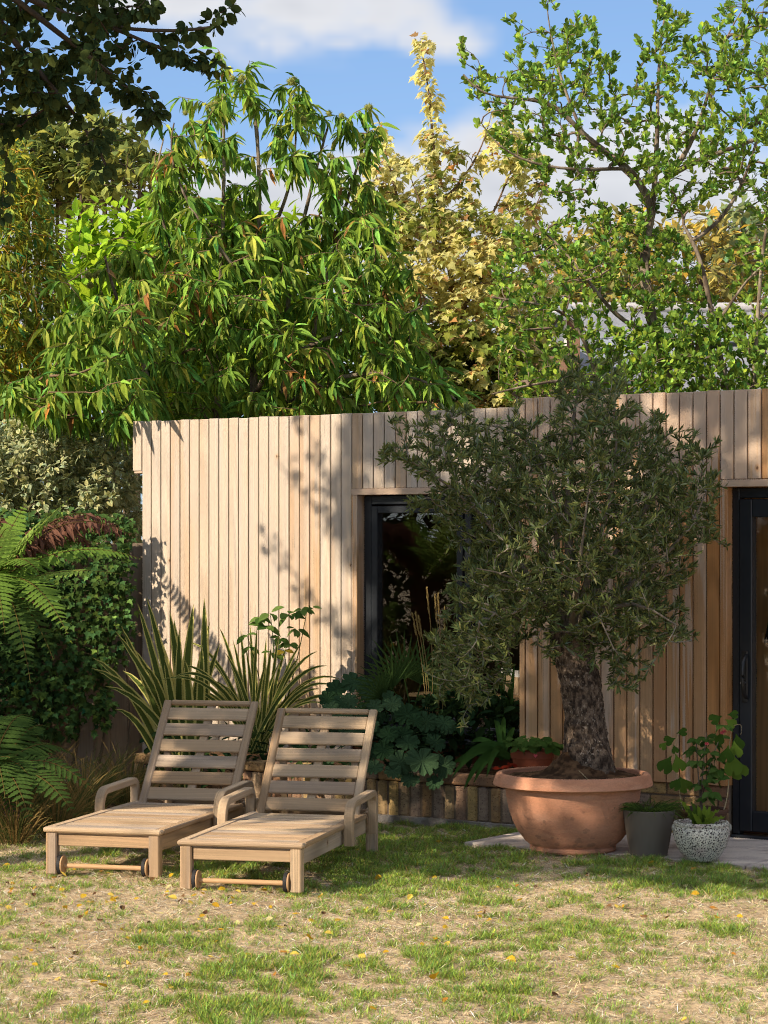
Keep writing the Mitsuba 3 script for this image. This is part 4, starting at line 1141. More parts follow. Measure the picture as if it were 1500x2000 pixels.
fig = [([G(300, 25), P(300, 830, 25), P(290, 640, 25), P(260, 480, 25)], 0.08, 0.02, True), ([P(300, 800, 25), P(380, 640, 25), P(480, 470, 25)], 0.05, 0.01, False), ([P(300, 760, 25), P(220, 620, 25), P(170, 500, 25)], 0.05, 0.01, False)]
back_tree('catalpa_tree', 'bright lime green broad leaved tree behind the left of the chestnut', [(118, 450), (170, 408), (230, 410), (300, 385), (350, 398), (430, 390), (500, 430), (570, 400), (620, 480), (640, 760), (120, 760), (110, 600)], 25, 2.0, 900, 11, OVATE, 0.145, (0.27, 0.43, 0.03), 0.22, 51, fig, (0.16, 0.12, 0.09), top=200, spacing=0.13)
for n_, (uc, Yd, lab, o) in enumerate((
        (225, 46, 'dark green tree on bare trunks farthest right behind the bright green tree', [(150, 260), (190, 215), (235, 240), (290, 275), (296, 330), (275, 385), (200, 400), (150, 400)]),
        (110, 48, 'olive green tree in the middle of the distant row', [(55, 250), (90, 228), (150, 225), (180, 260), (180, 400), (90, 420), (60, 400)]),
        (10, 47, 'shadowed distant tree at the left edge above the bamboo', [(-60, 250), (20, 225), (70, 250), (85, 400), (40, 430), (-60, 430)]))):
    tr = [([G(uc + du, Yd), P(uc + du, 600, Yd), P(uc + du * 1.1, 400, Yd), P(uc + du * 1.2, 300, Yd)], 0.09, 0.03, True) for du in (-60, -38, -18, 2, 22, 42, 62)]
    back_tree('distant_tree', lab, o, Yd, 5.0, 330, 14, TINY, 0.26, (0.22, 0.26, 0.07), 0.3, 60 + n_, tr, (0.11, 0.085, 0.06), spacing=0.3)
tr = [([G(1200, 38), P(1200, 700, 38), P(1190, 520, 38)], 0.14, 0.04, True), ([P(1200, 640, 38), P(1120, 540, 38), P(1100, 500, 38)], 0.07, 0.02, False), ([G(1370, 38), P(1370, 700, 38), P(1370, 480, 38)], 0.14, 0.04, True), ([P(1370, 600, 38), P(1440, 520, 38)], 0.06, 0.02, False)]
back_tree('autumn_tree', 'russet and ochre autumn tree standing behind the grey slate roof', [(1070, 480), (1120, 445), (1200, 420), (1290, 435), (1350, 420), (1410, 430), (1455, 455), (1485, 500), (1520, 520), (1520, 640), (1070, 640)], 38, 5, 620, 15, TINY, 0.20, (0.31, 0.275, 0.08), 0.3, 71, tr, (0.13, 0.10, 0.07), warm=0.3, spacing=0.3)
tr = [([G(1455, 44), P(1455, 600, 44), P(1450, 420, 44)], 0.1, 0.03, True)]
back_tree('pale_tree', 'thin pale green distant tree behind the right end of the slate roof', [(1400, 420), (1440, 385), (1500, 400), (1540, 480), (1540, 560), (1410, 560)], 44, 4, 110, 10, TINY, 0.24, (0.20, 0.25, 0.10), 0.2, 72, tr, (0.16, 0.13, 0.10), spacing=0.3)
tr = [([G(u0, 19.3), P(u0 + 4, 800, 19.3), P(u0 + 8, 600, 19.3), P(u1, v1, 19.3)], 0.013, 0.004, True) for u0, u1, v1 in ((5, 30, 300), (25, 48, 290), (45, 72, 370), (62, 100, 450), (-20, -10, 320), (80, 118, 540), (-40, -50, 340), (15, 10, 420))]
back_tree('golden_bamboo', 'yellow stemmed feathery bamboo at the left edge below the overhanging branch', [(-90, 330), (10, 300), (45, 275), (62, 325), (92, 400), (122, 470), (134, 560), (118, 650), (70, 740), (-90, 800)], 19.3, 1.5, 900, 14, NARROW, 0.10, (0.26, 0.31, 0.055), 0.3, 81, tr, (0.45, 0.25, 0.05), warm=0.35, spacing=0.06, bsdf='leaf_matte')

# dense evergreen growth between the garden room and the trees, seen through their lower leaves
tr = [([G(u0, 26.5), P(u0, 830, 26.5), P(u0, 680, 26.5)], 0.05, 0.02, True) for u0 in (60, 330, 560, 800, 1000)]
back_tree('laurel_hedge', 'dark evergreen growth filling the gaps low behind the chestnut and the maple', [(-90, 700), (60, 660), (250, 620), (420, 600), (620, 590), (800, 620), (1000, 690), (1120, 740), (1120, 860), (-90, 900)], 26.5, 1.6, 700, 12, OVATE, 0.17, (0.10, 0.15, 0.035), 0.3, 77, tr, (0.1, 0.08, 0.06), spacing=0.16)

# ------------------------------------------------------------------ houses behind
hs = thing('slate_roofed_house', 'house with a grey slate roof and skylights behind the trees at the right', 'house')
YH = 31.0
r0, r1 = P(1120, 605, YH + 2.2), P(1660, 605, YH + 2.2)
e0, e1 = P(1120, 800, YH), P(1660, 800, YH)


def slate_fn(p, n, uv):
    row = dr.floor(p.z / 0.11)
    sh = cell_rand(row, 3) * 0.3
    jx = dr.floor((p.x + sh) / 0.26)
    r = cell_rand(jx, row, 5)
    g = fbm(p.x * 3, p.z * 3, p.y, 3)
    fz = p.z / 0.11 - row
    fx = (p.x + sh) / 0.26 - jx
    gap = dr.select((fz < 0.10) | (fx < 0.05), 0.93, 1.0)
    return mix((0.17, 0.185, 0.215), (0.25, 0.265, 0.295), dr.clip(0.5 * r + 0.8 * (g - 0.3), 0, 1)) * gap


MAT['slate'] = {'type': 'principled', 'base_color': proc(slate_fn), 'roughness': 0.5, 'specular': 0.5}
MAT['lead'] = {'type': 'principled', 'base_color': rgb(0.40, 0.40, 0.41), 'roughness': 0.6}
MAT['render_wall'] = {'type': 'principled', 'base_color': rgb(0.55, 0.52, 0.48), 'roughness': 0.9}
MAT['far_brick'] = {'type': 'principled', 'base_color': rgb(0.22, 0.13, 0.09), 'roughness': 0.9}
MAT['clay_tile'] = {'type': 'principled', 'base_color': rgb(0.48, 0.20, 0.10), 'roughness': 0.8}


def hexa(pts):
    m = trimesh.Trimesh(np.array(pts), tri(np.array([[0, 1, 2, 3], [7, 6, 5, 4], [0, 4, 5, 1], [1, 5, 6, 2], [2, 6, 7, 3], [3, 7, 4, 0]])), process=False)
    m.fix_normals()
    return np.array(m.vertices), np.array(m.faces)


nrm = unit(np.cross(e1 - e0, r0 - e0))
nrm = nrm if nrm[2] > 0 else -nrm
th_ = nrm * 0.06
put('roof', hexa([e0 - th_, e1 - th_, r1 - th_, r0 - th_, e0, e1, r1, r0]), 'slate', hs)
back = np.array([0, 4.4, 0])
put('roof', hexa([r0 - th_ + [0, .02, 0], r1 - th_ + [0, .02, 0], e1 - th_ + back, e0 - th_ + back, r0 + [0, .02, 0], r1 + [0, .02, 0], e1 + back, e0 + back]), 'slate', hs)
V_, F_ = limb([r0 + [-.05, 0, 0.03], r1 + [.05, 0, 0.03]], 0.07, 0.07, 4, 8)
put('ridge', (V_, F_), 'lead', hs, smooth=True)
put('wall', cat([block((e0 + e1) / 2 + np.array([0, 2.2, -e0[2] / 2 - 0.05]), np.array([1.0, 0, 0]), np.array([0, 1.0, 0]), UP, e1[0] - e0[0] - 0.4, 4.0, e0[2] - 0.1)]), 'render_wall', hs)
ay = unit(r0 - e0)
for uu, vv, w_, h_ in ((1205, 700, 0.5, 0.8), (1330, 695, 0.5, 0.8), (1440, 665, 0.6, 0.42)):
    k_ = (uu - e0[0] * 0) 
    f_ = (800 - vv) / (800 - 605.0)
    base = e0 * (1 - f_) + r0 * f_
    c_ = base.copy(); c_[0] = (uu - 750) / FOC * base[1]
    sk = key('skylight', hs)
    put('frame', block(c_ + nrm * 0.02, np.array([1.0, 0, 0]), ay, nrm, w_, h_, 0.08), 'dark_paint', sk)
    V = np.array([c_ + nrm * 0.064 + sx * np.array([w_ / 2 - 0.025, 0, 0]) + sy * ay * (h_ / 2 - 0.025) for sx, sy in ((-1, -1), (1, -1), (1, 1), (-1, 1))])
    put('pane', (V, np.array([[0, 1, 2, 3]])), 'painted_sky_pane', sk)
MAT['painted_sky_pane'] = {'type': 'principled', 'base_color': rgb(0.22, 0.25, 0.30), 'roughness': 0.05, 'specular': 1.0}  # pale blue base colour paints the sky reflection into the panes
h2 = thing('brick_house', 'brick house with an orange clay ridge just showing through the leaves right of the maple', 'house')
Yb = 29.0
c0 = P(1070, 700, Yb)
put('wall', block(np.array([(1082 - 750) / FOC * Yb, Yb + 2, (EYE - (612 - HORIZON) / FOC * Yb) / 2]), np.array([1.0, 0, 0]), np.array([0, 1.0, 0]), UP, 0.66, 3.6, EYE - (612 - HORIZON) / FOC * Yb), 'far_brick', h2)
rl, rh = P(960, 615, Yb), P(960, 562, Yb + 1.4)
rl2, rh2 = P(1135, 615, Yb), P(1085, 562, Yb + 1.4)
put('roof', hexa([rl - [0, 0, .06], rl2 - [0, 0, .06], rh2 - [0, 0, .06], rh - [0, 0, .06], rl, rl2, rh2, rh]), 'slate', h2)
x_ = rh[0]
while x_ < rh2[0]:
    V_, F_ = limb([[x_, rh[1], rh[2] + 0.02], [x_ + 0.27, rh[1], rh[2] + 0.02]], 0.075, 0.085, 3, 8)
    put('ridge_tile', (V_, F_), 'clay_tile', h2, smooth=True)
    x_ += 0.28
cw = np.array([(1088 - 750) / FOC * Yb, Yb - 0.02 + 0.2, EYE - (640 - HORIZON) / FOC * Yb])
wk = key('window', h2)
put('frame', block(cw - [0, 0.02, 0], np.array([1.0, 0, 0]), np.array([0, 1.0, 0]), UP, 0.26, 0.06, 0.42), 'white_paint', wk)
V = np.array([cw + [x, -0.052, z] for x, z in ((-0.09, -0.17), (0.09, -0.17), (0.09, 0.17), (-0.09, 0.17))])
put('pane', (V, np.array([[0, 1, 2, 3]])), 'painted_sky_pane', wk)
MAT['white_paint'] = {'type': 'principled', 'base_color': rgb(0.75, 0.75, 0.73), 'roughness': 0.5}

# ------------------------------------------------------------------ olive tree in the terracotta pot
rng = np.random.default_rng(91)
ol = thing('olive_tree', 'old olive tree with gnarled trunk and dense grey green crown in the terracotta pot', 'tree')
n_, sd = 90, 56
cl = curve([P(1147, 1512, 13.62), P(1147, 1470, 13.62), P(1144, 1420, 13.62), P(1138, 1360, 13.62), P(1128, 1300, 13.62), P(1116, 1230, 13.64)], n_)
zz = np.linspace(0, 1, n_)
r_ = np.interp(zz, [0, .06, .15, .3, .55, .8, 1], [0.175, 0.152, 0.136, 0.124, 0.113, 0.114, 0.120])
V, Fc = tubes(cl[None], r_[None], sd)
rad_ = unit(V - np.repeat(cl, sd, 0))
q = V * np.array([7, 7, 2.6])
V = V + rad_ * ((meshkit.fbm(q, 4, 2) - 0.5) * 0.075 + (np.abs(meshkit.fbm(V * np.array([26, 26, 9]), 3, 7) - 0.5)) * -0.045 + 0.008 + (meshkit.fbm(V * 70, 2, 4) - 0.5) * 0.012)[:, None]
for (u, v, dep, w_) in ((1126, 1418, -0.03, 0.045), (1126, 1418, 0.045, 0.022), (1175, 1432, -0.02, 0.03), (1112, 1465, 0.03, 0.04), (1178, 1480, 0.03, 0.045), (1140, 1412, 0.03, 0.02), (1112, 1415, 0.03, 0.02), (1126, 1432, 0.035, 0.018)):
    c = P(u, v, 13.52)
    V = V + rad_ * (dep * np.exp(-((V - c) ** 2).sum(1) / w_ ** 2))[:, None]
put('trunk', (V, Fc), 'olive_bark', ol, smooth=True)
top = P(1116, 1240, 13.64)
ends = [((960, 1030, 13.5), (800, 900, 13.4)), ((1040, 1000, 13.9), (960, 850, 14.0)), ((1110, 1000, 13.6), (1130, 760, 13.6)), ((1180, 1020, 13.4), (1200, 790, 13.4)), ((1230, 1040, 13.8), (1330, 900, 13.9)), ((1260, 1120, 13.4), (1380, 960, 13.3)),
        ((1220, 1180, 13.2), (1320, 1220, 13.1)), ((1020, 1140, 13.1), (930, 1110, 12.9)), ((1130, 1120, 13.0), (1150, 950, 12.9)), ((1060, 1180, 13.9), (980, 1260, 13.8)), ((1150, 1180, 13.1), (1200, 1270, 13.0)), ((1060, 900, 13.6), (880, 830, 13.6))]
spec = [([top + [0, 0, -0.05], 0.5 * top + 0.5 * P(*m), P(*m), P(*e)], 0.026 + 0.014 * (k in (1, 2, 4)) - 0.013 * (k in (7, 9, 10)), 0.004, False) for k, (m, e) in enumerate(ends)]
mains = limbs(ol, spec, (0.17, 0.145, 0.115))
out = [(1105, 700), (1125, 720), (1150, 735), (1175, 715), (1205, 712), (1222, 750), (1240, 790), (1300, 812), (1315, 850), (1335, 870), (1352, 845), (1368, 885), (1395, 872), (1390, 930), (1405, 960), (1398, 1040), (1405, 1070), (1355, 1085), (1352, 1130), (1330, 1170), (1352, 1250), (1290, 1262), (1240, 1290), (1235, 1350), (1190, 1300), (1160, 1275), (1120, 1290), (1090, 1285), (1060, 1262), (1020, 1262), (990, 1320), (940, 1370), (905, 1405), (860, 1360), (838, 1320), (840, 1250), (880, 1190), (870, 1150), (905, 1100), (880, 1060), (845, 1015), (800, 985), (850, 960), (800, 925), (752, 905), (748, 878), (790, 860), (762, 815), (800, 815), (830, 850), (838, 795), (880, 805), (905, 790), (960, 825), (1000, 820), (1010, 790), (1060, 825), (1090, 765)]
tg = fill(out, 13.55, 1.6, 4200, rng, thin=120)
uv_ = np.stack([750 + FOC * tg[:, 0] / tg[:, 1], HORIZON - FOC * (tg[:, 2] - EYE) / tg[:, 1]], 1)
inn = shapely.distance(Polygon(out).buffer(0).boundary, shapely.points(uv_))
tg = tg[rng.random(len(tg)) < 0.30 + 0.70 * np.clip(inn / 75, 0, 1)]
tg = thin_out(tg, 0.047)
wisps = [(755, 880), (752, 905), (770, 825), (840, 800), (878, 808), (905, 792), (960, 822), (1010, 792), (1058, 822), (1092, 765), (1108, 700), (1128, 715), (1176, 712), (1206, 708), (1222, 748), (1242, 788), (1302, 812), (1352, 842), (1368, 880), (1396, 868), (1392, 925), (1408, 958), (1402, 1040), (1406, 1068), (1358, 1082), (1354, 1250), (1332, 1172), (1290, 1262), (1234, 1352), (1196, 1302), (1090, 1290), (985, 1325), (940, 1372), (905, 1408), (858, 1362), (838, 1320), (840, 1248), (800, 985), (852, 958), (872, 1150), (882, 1060), (1255, 1318), (1270, 1298), (1180, 1262), (1120, 1278), (1100, 1270), (1140, 1290), (1090, 1262), (1160, 1300), (1075, 1280), (1190, 1340), (1215, 1340)]
tg = np.vstack([tg, [P(u + rng.normal(0, 5), v + rng.normal(0, 5), 13.5 + rng.normal(0, 0.25)) for u, v in wisps for _ in range(2)]])
pth, rad = grow(mains, tg, rng, k=5, tip=0.0017, lift=0.1, wander=0.09, maxr=0.014)
put_twigs(ol, pth, rad, (0.24, 0.215, 0.18), 4)
p, d, w = shoots(pth, 19, rng, 0.25)
N = len(p)
o = rand_dir(rng, N)
o = unit(o - (o * d).sum(1, keepdims=True) * d)
dd = unit(o * rng.uniform(0.35, 0.9, (N, 1)) + 0.75 * d + 0.35 * SKYWARD)
nn = unit(d + 0.5 * SKYWARD + 0.5 * rand_dir(rng, N))
col = tones(rng, N, (0.135, 0.17, 0.06), 0.36, 0.12)
pale = rng.random(N) < 0.12
col[pale] = tones(rng, int(pale.sum()), (0.27, 0.29, 0.16), 0.2)
put_leaves(ol, NARROW, p, dd, nn, rng.uniform(0.034, 0.060, N), col, 'leaf', top=120, wide=1.0)
put('straw', limb([BP + [0.02, -0.16, 0.478], BP + [0.07, -0.24, 0.430]], 0.0022, 0.0018, 6, 5), 'straw', bp)
MAT['straw'] = {'type': 'principled', 'base_color': rgb(0.45, 0.35, 0.2), 'roughness': 0.8}


# ------------------------------------------------------------------ strap leaved plants
def strap(base, tip, width, rise=0.35, n=9, fold=0.35, roll=0.0, wmax=0.35):
    """One long leaf from base to tip that first climbs and then arches over; uv.x runs across it from -1 to 1."""
    base, tip = np.asarray(base, float), np.asarray(tip, float)
    L = np.linalg.norm(tip - base)
    c = (base + tip) / 2 + np.array([0, 0, rise * L])
    s = np.linspace(0, 1, n)[:, None]
    p = (1 - s) ** 2 * base + 2 * s * (1 - s) * c + s ** 2 * tip
    t = unit(np.gradient(p, axis=0))
    h = unit(np.cross(t, np.array([0.13 + roll, -1.0, 0.25])))
    m = np.cross(h, t)
    w = width * 0.5 * np.interp(s[:, 0], [0, 0.15, wmax, 0.7, 0.9, 1], [0.65, 0.85, 1.0, 0.75, 0.35, 0.02])
    V = np.concatenate([p[:, None] - h[:, None] * w[:, None, None] + m[:, None] * (fold * w)[:, None, None], p[:, None], p[:, None] + h[:, None] * w[:, None, None] + m[:, None] * (fold * w)[:, None, None]], 1)
    _bid[0] += 1
    uv = np.stack([np.tile([-1.0, 0.0, 1.0], n), np.full(3 * n, _bid[0] + 0.5)], 1)
    i = np.arange(n - 1)
    F = np.vstack([np.stack([3 * i + k, 3 * i + k + 1, 3 * i + k + 4, 3 * i + k + 3], 1) for k in range(2)])
    return V.reshape(-1, 3), tri(F), uv


def stripe_fn(p, n, uv):
    r = cell_rand(dr.floor(uv.y), 3)
    e = dr.abs(uv.x)
    line = noise(uv.x * 14, uv.y, p.z * 1.5)
    c = mix((0.075, 0.115, 0.03), (0.14, 0.18, 0.04), dr.clip(0.6 * r + 0.8 * (line - 0.4), 0, 1))
    return mix(c, (0.62, 0.57, 0.19), smoothstep(0.52, 0.68, e + 0.12 * (line - 0.5)))


MAT['striped_leaf'] = {'type': 'principledthin', 'base_color': proc(stripe_fn), 'roughness': 0.45, 'diff_trans': 0.6, 'spec_trans': 0.0, 'eta': 1.4}


def thin_leaf(name, c, rough=0.45, dt=0.7):
    MAT[name] = {'type': 'principledthin', 'base_color': rgb(*c), 'roughness': rough, 'diff_trans': dt, 'spec_trans': 0.0, 'eta': 1.4}
    return name


rng = np.random.default_rng(101)
fx = thing('flax_lily', 'broad leaved green and yellow striped flax lily behind the left lounger, nearest the ivy', 'plant')
bA = P(372, 1530, 16.15)
for u, v, Y, w_ in ((268, 1177, 16.0, .05), (286, 1166, 16.2, .055), (225, 1232, 15.9, .05), (180, 1284, 15.7, .045), (178, 1305, 15.6, .05), (331, 1192, 16.2, .065), (378, 1180, 16.3, .065), (399, 1168, 16.4, .06), (236, 1222, 16.1, .05), (300, 1215, 16.5, .055), (350, 1230, 16.0, .06), (410, 1215, 16.5, .055), (255, 1260, 16.3, .05), (205, 1340, 15.6, .045), (430, 1255, 16.5, .05), (320, 1280, 15.8, .055), (362, 1290, 15.9, .06), (240, 1310, 16.5, .05), (285, 1300, 15.8, .05), (225, 1385, 15.5, .045), (395, 1260, 16.2, .06), (340, 1210, 16.4, .06)):
    b0 = bA + rng.normal(0, 0.05, 3) * [1.3, 1, 0.2]
    put('leaf', strap(b0, P(u, v, Y), 1.25 * w_, 0.10 + 0.05 * rng.random() + 0.14 * (v > 1280), fold=0.5), 'striped_leaf', fx, smooth=True)
fy = thing('narrow_flax_lily', 'fountain of narrow yellow edged strap leaves between the two lounger backs', 'plant')
bB = P(502, 1470, 16.2)
tipsB = [(488, 1215), (502, 1222), (428, 1225), (546, 1232), (620, 1272), (665, 1327), (655, 1341), (312, 1329), (364, 1255), (520, 1245), (560, 1262), (585, 1285), (600, 1310), (640, 1300), (470, 1230), (455, 1250), (440, 1275), (405, 1290), (385, 1320), (625, 1345), (600, 1365), (340, 1350), (530, 1262), (575, 1330), (480, 1262), (610, 1330), (420, 1330), (395, 1350), (635, 1375), (570, 1300), (450, 1300), (520, 1290), (495, 1262), (545, 1295), (360, 1300), (590, 1255), (440, 1340), (560, 1350), (670, 1365), (335, 1325)]
for u, v in tipsB:
    Y = 16.2 + rng.normal(0, 0.25)
    b0 = bB + rng.normal(0, 0.03, 3) * [1, 1, 0.3]
    put('leaf', strap(b0, P(u, v, Y), 0.026 + 0.012 * rng.random(), 0.10 + 0.32 * np.clip(abs(u - 502) / 160, 0, 1), n=11, fold=0.45), 'striped_leaf', fy, smooth=True)
# low strap leaves in the planter
thin_leaf('strap_green', (0.055, 0.125, 0.028), 0.35, 0.5)
cv = thing('strap_leaf_plant', 'glossy dark strap leaves arching over the brick edge left of the terracotta pot', 'plant')
bC = P(985, 1475, 15.05)
for u, v, Y, w_, ri in ((882, 1520, 14.85, .05, .45), (905, 1545, 14.8, .05, .5), (925, 1530, 14.8, .05, .5), (950, 1520, 14.8, .045, .55), (895, 1490, 15.0, .05, .35), (920, 1450, 15.3, .045, .3), (985, 1400, 15.4, .04, .25), (1005, 1420, 15.2, .04, .2), (965, 1410, 15.5, .04, .3), (940, 1490, 14.9, .05, .45), (875, 1500, 15.2, .04, .35)):
    put('leaf', strap(bC + rng.normal(0, 0.02, 3), P(u, v, Y), w_, ri, n=10, fold=0.35), 'strap_green', cv, smooth=True)
cw = thing('strap_leaf_plant', 'arching strap leaves beside the paper bag at the right end of the dark window', 'plant')
bD = P(985, 1430, 15.9)
for u, v, Y, w_, ri in ((968, 1265, 15.9, .03, .05), (1005, 1295, 15.7, .035, .05), (912, 1345, 15.6, .04, .3), (925, 1362, 15.5, .04, .35), (1000, 1330, 15.5, .035, .2), (950, 1330, 15.9, .035, .25), (975, 1345, 15.4, .035, .3), (895, 1385, 15.4, .035, .35), (1006, 1370, 15.3, .03, .3)):
    put('leaf', strap(bD + rng.normal(0, 0.02, 3), P(u, v, Y), w_, ri, n=9), 'strap_green', cw, smooth=True)
# fan palm
thin_leaf('palm_green', (0.06, 0.11, 0.03), 0.4, 0.5)
fp = thing('fan_palm', 'small spiky fan palm in front of the dark window', 'plant')
hub = P(805, 1400, 15.75)
for u, v, Y, sz in ((765, 1345, 15.6, 95), (790, 1325, 15.7, 100), (822, 1335, 15.8, 95), (748, 1365, 15.5, 80), (850, 1360, 15.7, 80)):
    h = P(u, v, Y)
    ax = unit(h - hub + np.array([0, 0, 0.05]))
    sd_ = unit(np.cross(ax, [0, -1.0, 0.3]))
    fr = key('frond', fp)
    put('stalk', limb([hub, (hub + h) / 2 + [0, -0.02, 0], h], 0.006, 0.004, 8, 5), 'palm_green', fr, smooth=True)
    bl = []
    for a in np.linspace(-1.25, 1.25, 17):
        dirn = ax * math.cos(a) + sd_ * math.sin(a)
        L = sz / FOC * Y * (0.75 + 0.3 * math.cos(a)) * rng.uniform(0.9, 1.08)
        bl.append(strap(h, h + dirn * L + np.array([0, -0.03 * rng.random(), -0.06 * L]), 0.016, 0.02, n=5, fold=0.6))
    put('blades', cat([b[:2] for b in bl]), 'palm_green', fr)
# tall dry stalks
thin_leaf('dry_stalk', (0.36, 0.27, 0.11), 0.7, 0.4)
ds = thing('grass_stalks', 'thin pale dry flower stalks standing before the dark window beside the olive crown', 'plant')
for u, v, ub in ((806, 1202, 832), (818, 1206, 838), (812, 1200, 835), (834, 1150, 842), (850, 1165, 850), (856, 1162, 852), (868, 1190, 858)):
    a_, b_ = P(ub, 1440, 15.6), P(u, v, 15.5)
    m_ = (a_ + b_) / 2 + np.array([0.02, 0, 0.05])
    put('stalk', limb([a_, m_, b_], 0.003, 0.002, 12, 5), 'dry_stalk', ds, smooth=True)
    q_ = [b_ * (1 - s) + (0.62 * b_ + 0.38 * m_) * s for s in np.linspace(0, 1, 26)]
    dv = unit(b_ - m_)
    pp = np.repeat(np.array(q_), 3, 0)
    oo = rand_dir(rng, len(pp))
    put('seed_head', leaves(TINY, pp, unit(dv + 0.45 * oo), oo, rng.uniform(0.015, 0.03, len(pp)), np.full((len(pp), 3), 0.3), wide=0.5)[:2], 'dry_stalk', ds)

# ------------------------------------------------------------------ big leaved plant and fillers in the planter
for k_, c_ in enumerate(((0.042, 0.086, 0.040), (0.032, 0.07, 0.030), (0.054, 0.10, 0.048))):
    thin_leaf(f'mallow_{k_}', c_, 0.45, 0.35)
ml = thing('big_leaved_plant', 'clump of large lobed blue green leaves spilling over the brick planter behind the right lounger', 'plant')
bM = P(770, 1470, 15.5)
for u, v, sz, Y in ((655, 1348, 62, 15.7), (690, 1335, 72, 15.6), (722, 1352, 70, 15.5), (745, 1338, 55, 15.7), (672, 1376, 62, 15.5), (765, 1372, 66, 15.4), (792, 1398, 72, 15.3), (832, 1412, 66, 15.3), (705, 1395, 64, 15.4), (758, 1432, 64, 15.2), (798, 1452, 70, 15.1), (748, 1468, 58, 15.1), (826, 1490, 96, 14.95), (786, 1492, 72, 15.0), (768, 1508, 48, 14.95), (852, 1452, 62, 15.2), (866, 1500, 66, 15.0), (872, 1420, 54, 15.3), (838, 1378, 48, 15.6), (640, 1368, 50, 15.6), (720, 1420, 58, 15.2), (690, 1430, 54, 15.2), (730, 1500, 50, 15.0), (848, 1530, 50, 14.95), (800, 1525, 54, 14.95), (660, 1410, 56, 15.4)) + tuple((rng.uniform(640, 880), rng.uniform(1345, 1520), 52, rng.uniform(15.0, 15.5)) for _ in range(34)):
    c = P(u, v, Y)
    s_ = 0.62 * sz / FOC * Y
    n__ = unit(np.array([0.05, -0.75, 0.75]) + rng.normal(0, 0.22, 3))
    d__ = unit(np.array([rng.normal(0, 0.5), -0.5, -0.75]))
    d__ = unit(d__ - (d__ @ n__) * n__)
    b_ = c - d__ * s_ * 0.5
    fr = put('leaf', leaves(MALLOW, b_[None], d__[None], n__[None], np.array([s_]), np.zeros((1, 3)))[:2], f'mallow_{int(rng.integers(3))}', ml)
    put('stem', limb([bM + rng.normal(0, 0.03, 3), 0.5 * bM + 0.5 * b_ + np.array([0, 0.05, 0.05]), b_], 0.004, 0.0025, 8, 5), 'mallow_2', ml, smooth=True)
fl = thing('shade_plants', 'low tangle of dark leafy ground cover under the window behind the strap leaves', 'ground cover')
tag(fl, kind='stuff')
pp = np.vstack([fill([(810, 1370), (900, 1345), (1012, 1360), (1015, 1470), (880, 1480), (800, 1440)], 15.6, 0.5, 420, rng), fill([(560, 1440), (700, 1400), (900, 1440), (900, 1510), (560, 1530)], 15.55, 0.3, 240, rng), fill([(280, 1440), (560, 1420), (600, 1530), (280, 1530)], 16.0, 0.4, 200, rng)])
oo = rand_dir(rng, len(pp))
put('foliage', leaves(OVATE, pp, unit(oo + np.array([0, -0.4, 0.2])), unit(oo + SKYWARD + np.array([0, -0.6, 0])), rng.uniform(0.05, 0.11, len(pp)), tones(rng, len(pp), (0.035, 0.07, 0.024), 0.3)), 'leaf', fl, kind='stuff')

# ------------------------------------------------------------------ leafy plant before the pale cedar
for k_, c_ in enumerate(((0.11, 0.19, 0.045), (0.15, 0.24, 0.06), (0.07, 0.14, 0.03), (0.5, 0.37, 0.05))):
    thin_leaf(f'fresh_{k_}', c_, 0.45, 0.7)


def stemmed(k, stems, clusters, size, tpl, per=5, rng=rng, mats=('fresh_0', 'fresh_1', 'fresh_2'), stem_mat='fresh_2', spread=1.0, r0=0.005):
    for s in stems:
        put('stem', limb(s, r0, r0 * 0.5, 16, 5), stem_mat, k, smooth=True)
    for c, sc in clusters:
        dr0 = rng.uniform(0, 6.28)
        for i in range(per):
            a = dr0 + i * 2 * math.pi / per + rng.normal(0, 0.25)
            d__ = unit(np.array([math.cos(a), math.sin(a) - 0.3, -0.35 * spread + rng.normal(0, 0.3)]))
            n__ = unit(np.array([rng.normal(0, 0.35), -0.55, 0.9]))
            s_ = size * sc * rng.uniform(0.8, 1.2)
            put('leaf', leaves(tpl, (np.asarray(c) + d__ * 0.012)[None], d__[None], n__[None], np.array([s_]), np.zeros((1, 3)))[:2], mats[int(rng.integers(len(mats)))], k)


lp = thing('leafy_plant', 'upright plant with rounded fresh green leaves in front of the sunlit cedar wall', 'plant')
Yl = 16.3
stems = [[P(520, 1470, 16.3), P(535, 1330, Yl), P(528, 1200, Yl)], [P(530, 1470, 16.3), P(575, 1310, Yl), P(600, 1190, Yl)], [P(525, 1440, 16.3), P(505, 1320, Yl), P(482, 1240, Yl)], [P(530, 1440, 16.3), P(560, 1340, Yl), P(552, 1265, Yl)]]
cl_ = [((527, 1197), 1), ((510, 1205), .8), ((520, 1222), 1.1), ((565, 1200), 1.1), ((592, 1190), .9), ((607, 1186), .8), ((579, 1228), 1.0), ((480, 1240), .9), ((548, 1245), .8), ((566, 1255), .8), ((488, 1262), .8), ((535, 1275), .9)]
stemmed(lp, stems, [(P(u, v, Yl - 0.03), s) for (u, v), s in cl_], 0.088, OVATE, 5)
stemmed(lp, [], [(P(553, 1270, Yl - 0.05), 1.0)], 0.07, OVATE, 3, mats=('fresh_3',))

